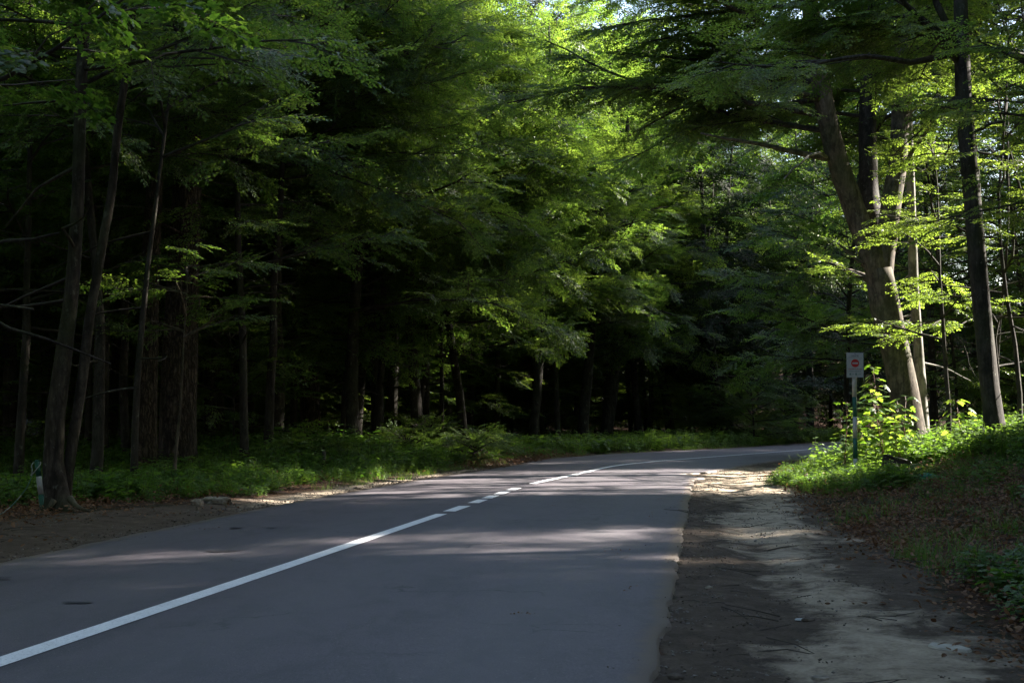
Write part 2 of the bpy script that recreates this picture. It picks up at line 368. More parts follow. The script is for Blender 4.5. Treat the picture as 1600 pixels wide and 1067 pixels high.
def asphalt():
    m, nt, out = mat('worn_asphalt')
    tc = N(nt, 'ShaderNodeTexCoord'); o = tc.outputs['Object']
    grit = noise(nt, o, 85, 4, 0.85); mid = noise(nt, o, 9, 6, 0.6); big = noise(nt, mapping(nt, o, (0.9, 0.25, 1)), 1.2, 4, 0.6, 0.3)
    c = ramp(nt, big, [(0.3, (0.068, 0.057, 0.067)), (0.7, (0.102, 0.086, 0.098))]).outputs[0]
    c = mixc(nt, 0.4, c, ramp(nt, mid, [(0.3, (0.045, 0.038, 0.045)), (0.7, (0.12, 0.102, 0.115))]).outputs[0])
    c = mixc(nt, 0.6, c, ramp(nt, grit, [(0.34, (0.023, 0.019, 0.024)), (0.5, (0.082, 0.069, 0.079)), (0.66, (0.19, 0.166, 0.18))]).outputs[0])
    # cracks: thin lines where a distorted voronoi edge meets a sparse mask
    vo = nt.nodes.new('ShaderNodeTexVoronoi'); vo.feature = 'DISTANCE_TO_EDGE'; vo.inputs['Scale'].default_value = 0.75
    dn = nt.nodes.new('ShaderNodeTexNoise'); dn.inputs['Scale'].default_value = 3.0; dn.inputs['Detail'].default_value = 5; nt.links.new(o, dn.inputs['Vector'])
    va = N(nt, 'ShaderNodeVectorMath', operation='MULTIPLY_ADD'); nt.links.new(dn.outputs['Color'], va.inputs[0]); va.inputs[1].default_value = (0.6, 0.6, 0); nt.links.new(o, va.inputs[2])
    nt.links.new(va.outputs[0], vo.inputs['Vector'])
    ck = ramp(nt, vo.outputs['Distance'], [(0.004, 1.0), (0.016, 0.0)]).outputs[0]
    mk = ramp(nt, noise(nt, o, 0.45, 2), [(0.53, 0.0), (0.60, 1.0)]).outputs[0]
    mu = N(nt, 'ShaderNodeMath', operation='MULTIPLY'); nt.links.new(ck, mu.inputs[0]); nt.links.new(mk, mu.inputs[1])
    c = mixc(nt, mu.outputs[0], c, (0.015, 0.015, 0.017))
    at = N(nt, 'ShaderNodeAttribute', attribute_name='across'); sp = N(nt, 'ShaderNodeSeparateColor'); nt.links.new(at.outputs['Color'], sp.inputs[0])
    st = ramp(nt, noise(nt, mapping(nt, o, (1, .35, 1)), 2.6, 7, .7, .5), [(.47, 0.0), (.62, 1.0)]).outputs[0]
    ms = N(nt, 'ShaderNodeMath', operation='MULTIPLY'); nt.links.new(st, ms.inputs[0]); ms.inputs[1].default_value = .55
    c = mixc(nt, ms.outputs[0], c, (0.042, 0.040, 0.045))
    wp = N(nt, 'ShaderNodeMath', operation='MULTIPLY'); nt.links.new(sp.outputs[1], wp.inputs[0]); wp.inputs[1].default_value = .28
    c = mixc(nt, wp.outputs[0], c, (0.125, 0.116, 0.118))
    pb = ramp(nt, noise(nt, o, 48, 2, .5), [(.69, 0.0), (.73, 1.0)]).outputs[0]
    c = mixc(nt, pb, c, (0.21, 0.20, 0.19))
    dn2 = N(nt, 'ShaderNodeMath', operation='MULTIPLY_ADD'); nt.links.new(noise(nt, o, 6, 8, .75), dn2.inputs[0]); dn2.inputs[1].default_value = 1.5; nt.links.new(sp.outputs[0], dn2.inputs[2])
    c = mixc(nt, ramp(nt, dn2.outputs[0], [(1.05, 0.0), (1.0, 0.0)]).outputs[0] if False else ramp(nt, N_div(nt, dn2.outputs[0], 2.0), [(.56, 0.0), (.76, .92)]).outputs[0], c, (0.13, 0.10, 0.078))
    p = N(nt, 'ShaderNodeBsdfPrincipled', Roughness=0.62); p.inputs['Specular IOR Level'].default_value = 0.5
    nt.links.new(c, p.inputs['Base Color'])
    nt.links.new(bump(nt, grit, 0.5, 0.006, bump(nt, mid, 0.3, 0.01)), p.inputs['Normal'])
    nt.links.new(p.outputs[0], out.inputs[0]); return m
road = mesh_obj('road', V, Fq, None, smooth=True); tag(road, kind='structure')
ed = road.data.attributes.new('across', 'FLOAT_COLOR', 'POINT'); cols = []
for i in range(NR):
    l, r_ = OL[i]+jl[i], OR[i]+jr[i]
    for k in range(W):
        t = k/(W-1); off = l+(r_-l)*t; e = min(off-l, r_-off)
        cols += [max(0, 1-e/.2), math.exp(-((off-.75)/.38)**2)+math.exp(-((off-2.35)/.38)**2)+math.exp(-((off+.75)/.38)**2)+math.exp(-((off+2.35)/.38)**2), 0, 1]
    cols += [1, 0, 0, 1]*2
ed.data.foreach_set('color', cols); road.data.materials.append(asphalt())

def road_z(p):  # crown of the road surface at a plan point near the centre
    return 0.027
def paint():
    m, nt, out = mat('road_paint')
    tc = N(nt, 'ShaderNodeTexCoord'); o = tc.outputs['Object']
    f = noise(nt, o, 60, 5, 0.7); g = noise(nt, o, 5, 4)
    c = mixc(nt, 0.5, ramp(nt, f, [(0.36, (0.22, 0.22, 0.23)), (0.47, (0.86, 0.86, 0.87))]).outputs[0],
             ramp(nt, g, [(0.3, (0.66, 0.66, 0.67)), (0.6, (0.88, 0.88, 0.88))]).outputs[0])
    p = N(nt, 'ShaderNodeBsdfPrincipled', Roughness=0.55); nt.links.new(c, p.inputs['Base Color']); nt.links.new(p.outputs[0], out.inputs[0]); return m
M_PAINT = paint()
def stripe(y0, y1, w, name, parent, step=0.25, slant=0.0):
    s0, s1 = s_of_y(CE, y0), s_of_y(CE, y1); n = max(2, int((s1-s0)/step)+1); V = []; Fq = []
    for i in range(n):
        s = s0+(s1-s0)*i/(n-1); p = at_s(CE, s); q = at_s(CE, s+0.05) - at_s(CE, s-0.05); q /= np.linalg.norm(q); nn = np.array([q[1], -q[0]])
        ww = w/2*(1+0.05*(random.random()-0.5))
        a = p-nn*ww-q*slant*(1 if i in (0, n-1) else 0); b = p+nn*ww+q*slant*(1 if i in (0, n-1) else 0)
        V += [(a[0], a[1], 0.0285), (b[0], b[1], 0.0285)]
    for i in range(n-1): Fq.append((2*i, 2*i+1, 2*i+3, 2*i+2))
    return tag(mesh_obj(name, V, Fq, M_PAINT, parent), kind='structure')
marks = empty('road_markings', (0, 0, 0)); tag(marks, kind='structure')
stripe(-20, 18.55, 0.15, 'solid_line', marks)
for (a, b) in ((19.05, 20.25), (20.95, 21.85), (22.2, 23.0), (23.4, 24.3), (24.75, 25.55)):
    stripe(a, b, 0.17, 'dash_line', marks)
stripe(27.2, 120, 0.15, 'solid_line', marks)
# oily drain-like dark spots on the far lane
M_TAR = simple('tar_patch', (0.036, 0.033, 0.037), 0.6, 0.3, 30)
def patch(px, py, rx, ry):
    Y = EYE*F/(py-HORIZON); X = (px-800)/F*Y; V = [(X, Y, 0.0275)]; n = 22
    for k in range(n):
        t = 2*math.pi*k/n; r = 1+0.7*(random.random()-0.5); V.append((X+math.cos(t)*rx*r, Y+math.sin(t)*ry*r, 0.0275))
    o = mesh_obj('tar_patch', V, [(0, k+1, (k+1) % n+1) for k in range(n)], M_TAR, road)
for a in ((350, 863, 0.13, 0.11), (126, 944, 0.09, 0.06), (372, 826, 0.09, 0.07), (428, 826, 0.07, 0.05), (10, 905, 0.07, 0.05)): patch(*a)
# crack filler beside the centre line (seen near the far end of the dashes)
tm = MB()
cr = [(0.15, 26.9), (0.45, 27.7), (0.75, 28.6), (1.0, 29.3), (1.12, 30.1)]
for (ax, ay), (bx, by) in zip(cr[:-1], cr[1:]):
    tm.add([(ax-0.03, ay, 0.0278), (ax+0.03, ay, 0.0278), (bx+0.03, by, 0.0278), (bx-0.03, by, 0.0278)], [(0, 1, 2, 3)])
tm.build('tar_seam', M_TAR, road, False)

# ------------------------------------------------------------------ leaf sprays (source meshes, used only through geometry nodes)
def leaf_quad(base, d, nrm, L, Wd, V, Fc, cup=0.12):
    d = d.normalized(); s = d.cross(nrm)
    if s.length < 1e-6: s = Vector((0, 1, 0))
    s.normalize(); n = s.cross(d)
    b = base; m = base + d*L*0.48 - n*(L*0.02); t = base + d*L - n*L*0.10
    i = len(V)
    V += [b, m + s*Wd/2 + n*cup*Wd, t, m - s*Wd/2 + n*cup*Wd]
    Fc += [(i, i+1, i+2), (i, i+2, i+3)]
def leaf_fine(base, d, nrm, L, Wd, V, Fc, curl=.2):
    d = d.normalized(); s = d.cross(nrm)
    if s.length < 1e-6: s = Vector((0, 1, 0))
    s.normalize(); n = s.cross(d); i = len(V)
    prof = [(.0, .0, 0), (.22, .36, .5), (.5, .5, .8), (.78, .32, .6), (1.0, .0, 0)]
    for a, b, c in prof: V.append(base + d*L*a + s*Wd*b + n*Wd*curl*c)
    for a, b, c in prof[1:4]: V.append(base + d*L*a - s*Wd*b + n*Wd*curl*c*.6)
    m = len(V); V += [base + d*L*.25, base + d*L*.55]
    Fc += [(i, i+1, m), (i+1, i+2, m+1, m), (i+2, i+3, m+1), (i+3, i+4, m+1), (i, m, i+5), (i+5, m, m+1, i+6), (i+6, m+1, i+7), (i+7, m+1, i+4)]
def leaf_maple(base, d, nrm, L, V, Fc):
    d = d.normalized(); s = d.cross(nrm)
    if s.length < 1e-6: s = Vector((0, 1, 0))
    s.normalize(); n = s.cross(d)
    prof = [(0, 0), (-0.05, 0.16), (0.10, 0.42), (0.26, 0.24), (0.50, 0.52), (0.52, 0.20), (0.78, 0.17), (1.0, 0), (0.78, -0.17), (0.52, -0.20), (0.50, -0.52), (0.26, -0.24), (0.10, -0.42), (-0.05, -0.16)]
    i = len(V)
    V.append(base + d*L*0.35)
    for (a, b) in prof: V.append(base + d*L*a + s*L*b - n*L*(0.25*b*b + 0.12*a*a))
    K = len(prof)
    for k in range(K): Fc.append((i, i+1+(k+1) % K, i+1+k))
def finish_source(name, V, Fc, leaf_m, nleaf_faces, VT=None, FT=None, per=2):
    me = bpy.data.meshes.new(name)
    allv = [tuple(v) for v in V]; allf = list(Fc)
    if VT:
        k = len(allv); allv += [tuple(v) for v in VT]; allf += [tuple(i+k for i in f) for f in FT]
    me.from_pydata(allv, [], allf); me.materials.append(leaf_m); me.materials.append(M_TWIG)
    mi = [0]*len(Fc) + [1]*(len(allf)-len(Fc)); me.polygons.foreach_set('material_index', mi)
    at = me.attributes.new('lr', 'FLOAT', 'FACE'); r = []
    while len(r) < len(Fc): r += [random.random()]*per
    at.data.foreach_set('value', (r[:len(Fc)] + [0]*(len(allf)-len(Fc))))
    me.update(); return bpy.data.objects.new(name, me)
def beech_spray(seed, L=0.95, leafL=0.075, leaf_m=None, maple=False, dens=1.0):
    rng = random.Random(seed); V = []; Fc = []; VT = []; FT = []
    def twig(p0, d, ln, r, lv, first=0.0):
        n = 4; pts = [p0]; dd = d.copy()
        for k in range(n):
            dd = (dd + Vector((rng.uniform(-.12, .12), rng.uniform(-.12, .12), rng.uniform(-.12, .05)))).normalized(); pts.append(pts[-1] + dd*ln/n)
        v, f = tube_data(pts, [r*(1-0.7*k/n) for k in range(n+1)], 3, False); k0 = len(VT); VT.extend(v); FT.extend([tuple(i+k0 for i in q) for q in f])
        sp = leafL*0.5/dens; m = int(ln/sp)
        for j in range(m+1):
            t = first+(1-first)*(j+0.5)/(m+1); q = t*n; i0 = min(n-1, int(q)); p = pts[i0].lerp(pts[i0+1], q-i0); td = (pts[i0+1]-pts[i0]).normalized()
            sd = 1 if j % 2 else -1; side = td.cross(Vector((0, 0, 1))).normalized()*sd
            ld = (td*rng.uniform(.4, .9) + side*rng.uniform(.5, 1.0) + Vector((0, 0, rng.uniform(-.45, .2)))).normalized()
            nr = Vector((rng.gauss(0, .33), rng.gauss(0, .33), 1)).normalized()
            s = rng.uniform(.65, 1.15)
            if maple: leaf_maple(p + ld*leafL*0.4, ld, nr, leafL*s, V, Fc)
            else: leaf_quad(p, ld, nr, leafL*s, leafL*.62*s, V, Fc)
        return pts
    main = twig(Vector((0, 0, 0)), Vector((1, 0, 0)), L, 0.006, 0, 0.25)
    ns = 5
    for j in range(ns):
        t = 0.08 + 0.78*j/ns; q = t*4; i0 = int(q); p = main[i0].lerp(main[min(4, i0+1)], q-i0)
        for sd in (-1, 1):
            a = rad(rng.uniform(35, 62))*sd; ln = L*(0.46*(1-0.55*t))*rng.uniform(.7, 1.15)
            twig(p, Vector((math.cos(a), math.sin(a), rng.uniform(-.12, .12))).normalized(), ln, 0.004, 1)
    return finish_source('spray', V, Fc, leaf_m, 0, VT, FT, 14 if maple else 2)
SPR_BEECH = [beech_spray(100+i, leaf_m=M_BEECH) for i in range(4)]
SPR_MAPLE = [beech_spray(200+i, L=0.9, leafL=0.13, leaf_m=M_MAPLE, maple=True, dens=0.8) for i in range(3)]
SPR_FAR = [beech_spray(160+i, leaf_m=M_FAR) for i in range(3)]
def pine_spray(seed):
    rng = random.Random(seed); V = []; Fc = []
    for k in range(260):
        t = rng.random(); br = rng.choice((-1, 0, 1)); c = Vector((t*0.8, br*0.35*t*0.8, rng.uniform(-.02, .03)))
        d = Vector((rng.uniform(.2, 1), rng.gauss(0, .6), rng.gauss(0, .5))).normalized()
        leaf_quad(c, d, Vector((0, 0, 1)), rng.uniform(.07, .12), .012, V, Fc)
    return finish_source('needle_spray', V, Fc, M_PINE, 0)
SPR_PINE = [pine_spray(300+i) for i in range(2)]
def herb(seed, h=0.42, leafL=0.085, pairs=6, maple=False, m=None):
    rng = random.Random(seed); V = []; Fc = []; VT = []; FT = []
    for s in range(5):
        base = Vector((rng.gauss(0, .10), rng.gauss(0, .10), -0.03)); top = base + Vector((rng.gauss(0, .10), rng.gauss(0, .10), h*rng.uniform(.6, 1.15)))
        v, f = tube_data([base, base.lerp(top, .5) + Vector((rng.gauss(0, .01), rng.gauss(0, .01), 0)), top], [.004, .003, .002], 3, False); k0 = len(VT); VT += v; FT += [tuple(i+k0 for i in q) for q in f]
        for j in range(pairs):
            t = 0.3 + 0.7*j/(pairs-1); p = base.lerp(top, t); a = rng.uniform(0, 6.3) if j == 0 else a + math.pi/2
            for k in (0, math.pi):
                d = Vector((math.cos(a+k), math.sin(a+k), rng.uniform(-.3, .25))); ls = leafL*(1.15-0.6*abs(t-.6))*rng.uniform(.7, 1.2)
                if maple: leaf_maple(p + d*leafL*.4, d, Vector((rng.gauss(0, .2), rng.gauss(0, .2), 1)), ls*1.3, V, Fc)
                else: leaf_quad(p, d, Vector((rng.gauss(0, .25), rng.gauss(0, .25), 1)), ls, ls*.6, V, Fc)
    return finish_source('herb', V, Fc, m or M_HERB, 0, VT, FT, 14 if maple else 2)
SRC_HERB = [herb(400+i) for i in range(3)] + [herb(410, 0.36, 0.11, 4, True)] + [herb(411, 0.5, 0.07, 8)]
def grass(seed, h=0.22, n=34, spread=.12):
    rng = random.Random(seed); V = []; Fc = []
    for s in range(n):
        a = rng.uniform(0, 6.3); b = Vector((rng.gauss(0, spread), rng.gauss(0, spread), -.02)); d = Vector((math.cos(a), math.sin(a), 0)); w = d.cross(Vector((0, 0, 1)))*.003
        hh = h*rng.uniform(.5, 1.2); m_ = b + d*hh*.22 + Vector((0, 0, hh*.6)); t = b + d*hh*.7 + Vector((0, 0, hh*.9)); i = len(V)
        V += [b-w, b+w, m_+w*.8, m_-w*.8, t]; Fc += [(i, i+1, i+2), (i, i+2, i+3), (i+3, i+2, i+4)]
    return finish_source('grass_tuft', V, Fc, M_GRASS, 0, per=3)
SRC_GRASS = [grass(500), grass(501, .16, 40), grass(502, .3, 26)]
def litter_src(seed):
    rng = random.Random(seed); V = []; Fc = []
    for s in range(14):
        p = Vector((rng.gauss(0, .16), rng.gauss(0, .16), rng.uniform(.004, .02))); a = rng.uniform(0, 6.3)
        leaf_fine(p, Vector((math.cos(a), math.sin(a), rng.uniform(-.1, .3))), Vector((rng.gauss(0, .35), rng.gauss(0, .35), 1)).normalized(), rng.uniform(.035, .075), rng.uniform(.022, .04), V, Fc, rng.uniform(-.3, .5))
    return finish_source('litter', V, Fc, M_DEAD, 0, per=8)
SRC_LITTER = [litter_src(600+i) for i in range(4)]
M_STONE = simple('pebble_stone', (0.17, 0.15, 0.13), 0.9, 0.4, 25, bmp=.5)
M_CLOD = simple('dark_clod', (0.085, 0.066, 0.05), 0.95, 0.4, 25, bmp=.5)
def pebble(seed, m, sx=1, n=1):
    rng = random.Random(seed); V = []; Fc = []
    for q in range(n):
        c = Vector((rng.gauss(0, .05), rng.gauss(0, .05), 0)) if n > 1 else Vector((0, 0, 0)); r = rng.uniform(.006, .016); i = len(V)
        for (a, b, c_) in ((1,0,0),(-1,0,0),(0,1,0),(0,-1,0),(0,0,1),(0,0,-1)):
            V.append(c + Vector((a*sx*rng.uniform(.7, 1.4), b*rng.uniform(.7, 1.4), c_*rng.uniform(.4, .8)))*r)
        for f in ((0,2,4),(2,1,4),(1,3,4),(3,0,4),(2,0,5),(1,2,5),(3,1,5),(0,3,5)): Fc.append(tuple(i+j for j in f))
    me = bpy.data.meshes.new('pebbles'); me.from_pydata([tuple(v) for v in V], [], Fc); me.materials.append(m); me.update()
    return bpy.data.objects.new('pebbles', me)
SRC_PEB = [pebble(700, M_STONE, 1, 7), pebble(701, M_CLOD, 1, 9), pebble(702, M_CLOD, 1, 6)]
def twigs_src(seed):
    rng = random.Random(seed); mb = MB()
    for q in range(3):
        p = Vector((rng.gauss(0, .15), rng.gauss(0, .15), .008)); a = rng.uniform(0, 6.3); d = Vector((math.cos(a), math.sin(a), 0)); L = rng.uniform(.08, .3)
        mb.tube([p, p + d*L*.5 + Vector((rng.gauss(0, .02), rng.gauss(0, .02), .008)), p + d*L], [.004, .003, .002], 4)
    me = bpy.data.meshes.new('twigs'); me.from_pydata(mb.v, [], mb.f); me.materials.append(M_TWIG); me.update(); return bpy.data.objects.new('twigs', me)
SRC_TWIG = [twigs_src(800), twigs_src(801)]

# ------------------------------------------------------------------ scattering node groups
def scatter_group(name, srcs):
    g = bpy.data.node_groups.new(name, 'GeometryNodeTree')
    g.interface.new_socket(name='Geometry', in_out='INPUT', socket_type='NodeSocketGeometry')
    g.interface.new_socket(name='Geometry', in_out='OUTPUT', socket_type='NodeSocketGeometry')
    gi = g.nodes.new('NodeGroupInput'); go = g.nodes.new('NodeGroupOutput')
    jn = g.nodes.new('GeometryNodeJoinGeometry')
    for s in reversed(srcs):
        oi = g.nodes.new('GeometryNodeObjectInfo'); oi.inputs['Object'].default_value = s; oi.inputs['As Instance'].default_value = False
        ti = g.nodes.new('GeometryNodeGeometryToInstance'); g.links.new(oi.outputs['Geometry'], ti.inputs[0]); g.links.new(ti.outputs[0], jn.inputs[0])
    ip = g.nodes.new('GeometryNodeInstanceOnPoints'); ip.inputs['Pick Instance'].default_value = True
    def na(n, t):
        q = g.nodes.new('GeometryNodeInputNamedAttribute'); q.data_type = t; q.inputs['Name'].default_value = n; return next(o for o in q.outputs if o.enabled)
    er = g.nodes.new('FunctionNodeEulerToRotation'); g.links.new(na('rot', 'FLOAT_VECTOR'), er.inputs[0])
    g.links.new(gi.outputs[0], ip.inputs['Points']); g.links.new(jn.outputs[0], ip.inputs['Instance'])
    g.links.new(na('pick', 'INT'), ip.inputs['Instance Index']); g.links.new(er.outputs[0], ip.inputs['Rotation']); g.links.new(na('scl', 'FLOAT_VECTOR'), ip.inputs['Scale'])
    g.links.new(ip.outputs[0], go.inputs[0])
    return g
G = {'far': (scatter_group('far_sprays', SPR_FAR), 3), 'beech': (scatter_group('beech_sprays', SPR_BEECH), 4), 'maple': (scatter_group('maple_sprays', SPR_MAPLE), 3), 'pine': (scatter_group('pine_sprays', SPR_PINE), 2),
     'herb': (scatter_group('herbs', SRC_HERB), 5), 'grass': (scatter_group('grass_tufts', SRC_GRASS), 3), 'litter': (scatter_group('leaf_litter', SRC_LITTER), 4),
     'pebble': (scatter_group('pebbles_group', SRC_PEB), 3), 'twig': (scatter_group('twigs_group', SRC_TWIG), 2)}
NSPRAY = [0]
def scatter(name, kind, pos, rot, scl, tint, parent=None, stuff=True, origin=(0, 0, 0), pick=None):
    n = len(pos); NSPRAY[0] += n
    me = bpy.data.meshes.new(name); me.vertices.add(n)
    P = np.asarray(pos, float).reshape(-1, 3) - np.array(origin)
    me.vertices.foreach_set('co', P.ravel())
    a = me.attributes.new('rot', 'FLOAT_VECTOR', 'POINT'); a.data.foreach_set('vector', np.asarray(rot, float).ravel())
    s = np.asarray(scl, float); s = np.repeat(s[:, None], 3, 1) if s.ndim == 1 else s
    a = me.attributes.new('scl', 'FLOAT_VECTOR', 'POINT'); a.data.foreach_set('vector', s.ravel())
    a = me.attributes.new('tint', 'FLOAT', 'POINT'); a.data.foreach_set('value', np.asarray(tint, float))
    a = me.attributes.new('pick', 'INT', 'POINT'); a.data.foreach_set('value', (RNG.integers(0, G[kind][1], n) if pick is None else np.asarray(pick)).astype(np.int32))
    me.update(); o = bpy.data.objects.new(name, me); link(o, parent)
    md = o.modifiers.new('scatter', 'NODES'); md.node_group = G[kind][0]
    if stuff: o['kind'] = 'stuff'
    return o

# ------------------------------------------------------------------ where the sun gets through the canopy
HN = Vector((-math.sin(SUN_PHI), math.cos(SUN_PHI), 0))
UN = Vector((-math.sin(SUN_EL)*math.cos(SUN_PHI), -math.sin(SUN_EL)*math.sin(SUN_PHI), math.cos(SUN_EL)))
HOLE = _perm.tolist()
def keep_prob(p):  # crowns out of view are thinned to shape the sunlight
    """how likely a spray survives: openings are cut along the sun rays to place the lit patches"""
    h = p[0]*HN.x + p[1]*HN.y; w = p[0]*UN.x + p[1]*UN.y + p[2]*UN.z
    k = 1.0
    if p[0] > 10.5 + 0.0*p[1]:
        if 20.2 < h < 31.8 and -20 < w < (-3.7 if h > 27 else -2.0):
            k = 0.0 if ((23.6 < h < 31.2 and w < -3.7) or (20.9 < h < 31.2 and w < -6.3)) else 0.08
        elif 13.2 < h < 14.7 and -5.5 < w < -.4: k = 0.0
        elif 12.2 < h < 12.9 and -1.4 < w < 1.0: k = 0.0
        elif 36.6 < h < 37.8 and w < -3: k = 0.0
        elif 7.1 < h < 7.8 and -4 < w < -1: k = 0.0
        elif 19.5 < h <= 20.2 and -1.2 < w < 3.5: k = 0.0
        elif 46.5 < h < 57 and -17 < w < -12.5: k = 0.12
        elif 31.8 <= h < 46 and -10 < w < -4: k = 0.3
        elif HOLE[int(h/0.85) % 64][int(w/1.3+100) % 64] > (.925 if (h < 20 and w < 1.5) else (.73 if (h > 32 and -9 < w < 2.0) else .93 if h > 32 else .75 if w > 1.0 else .84)): k = 0.0
    # gap of open sky above the road far ahead
    if p[1] > 25:
        px = 800 + F*p[0]/p[1]; el = (p[2]-EYE)/p[1]
        ux, uz = p[0]/p[1], el
        if (ux+0.012)**2/0.00028 + (uz-0.300)**2/0.0006 < 1: k *= 0.10
        if (ux-0.020)**2/0.00012 + (uz-0.243)**2/0.00008 < 1: k *= 0.3
    return k

# ------------------------------------------------------------------ trees
def visible(x, y, pad=2.5): return y > 3 and abs(x) < 0.36*y + pad
class Tree:
    def __init__(s, seed): s.rng = random.Random(seed); s.sp = []; s.twigs = MB(); s.limbs = []
    def limb(s, p0, d, ln, r, droop=0.02, up=0.0, seg=0.6, wander=.12):
        n = max(3, int(ln/seg)); pts = [Vector(p0)]; dd = Vector(d).normalized()
        for k in range(n):
            t = k/n
            dd = (dd + Vector((s.rng.gauss(0, wander), s.rng.gauss(0, wander), s.rng.gauss(0, wander*.6) - droop + up*(1-t)))).normalized()
            pts.append(pts[-1] + dd*ln/n)
        return pts, [r*(1-0.85*k/n)+.006 for k in range(n+1)]
    def foliate(s, pts, start=.25, sec_gap=.55, sec_len=1.6, sprays=4, scale=1.0, draw=True, flat=1.0):
        L = sum((b-a).length for a, b in zip(pts[:-1], pts[1:])); n = len(pts)-1; m = max(1, int(L*(1-start)/sec_gap)); rng = s.rng
        for j in range(m+1):
            t = start + (1-start)*(j+rng.random()*.7)/(m+1); q = min(t, .999)*n; i = int(q); p = pts[i].lerp(pts[i+1], q-i); td = (pts[i+1]-pts[i]).normalized()
            sd = 1 if j % 2 else -1; side = td.cross(Vector((0, 0, 1)))
            if side.length < .2: side = Vector((rng.gauss(0, 1), rng.gauss(0, 1), 0))
            side = side.normalized()*sd
            d = (td*rng.uniform(.5, 1) + side*rng.uniform(.5, 1.0) + Vector((0, 0, rng.uniform(-.25, .25)))).normalized()
            ln = sec_len*(1.15-.75*t)*rng.uniform(.6, 1.2)
            sp, sr = s.limb(p, d, ln, .012*scale, droop=.04, seg=max(.4, ln/3), wander=.14)
            if draw: s.twigs.tube(sp, sr, 3, False)
            k = max(1, int(round(sprays*ln/sec_len)))
            for u in range(k):
                tt = (u+.6)/k; qq = min(tt, .999)*(len(sp)-1); ii = int(qq); pp = sp[ii].lerp(sp[ii+1], qq-ii); dd = (sp[ii+1]-sp[ii]).normalized()
                s2 = dd.cross(Vector((0, 0, 1)))
                if s2.length > 1e-3: dd = dd + s2.normalized()*rng.uniform(-.9, .9)
                s.spray(pp, dd, scale*rng.uniform(.6, 1.35), flat)
        e = pts[-1]; s.spray(e, (pts[-1]-pts[-2]).normalized(), scale, flat)
    def spray(s, p, d, sc, flat=1.0):
        if s.rng.random() > keep_prob(p): return
        if p.x*p.x + (p.y)**2 + (p.z-1.2)**2 < 36: return
        yaw = math.atan2(d.y, d.x); pitch = -math.asin(max(-1, min(1, d.normalized().z)))*.6 + s.rng.gauss(.12, .22/flat)
        s.sp.append((tuple(p), (s.rng.gauss(0, .30/flat), pitch, yaw), sc))
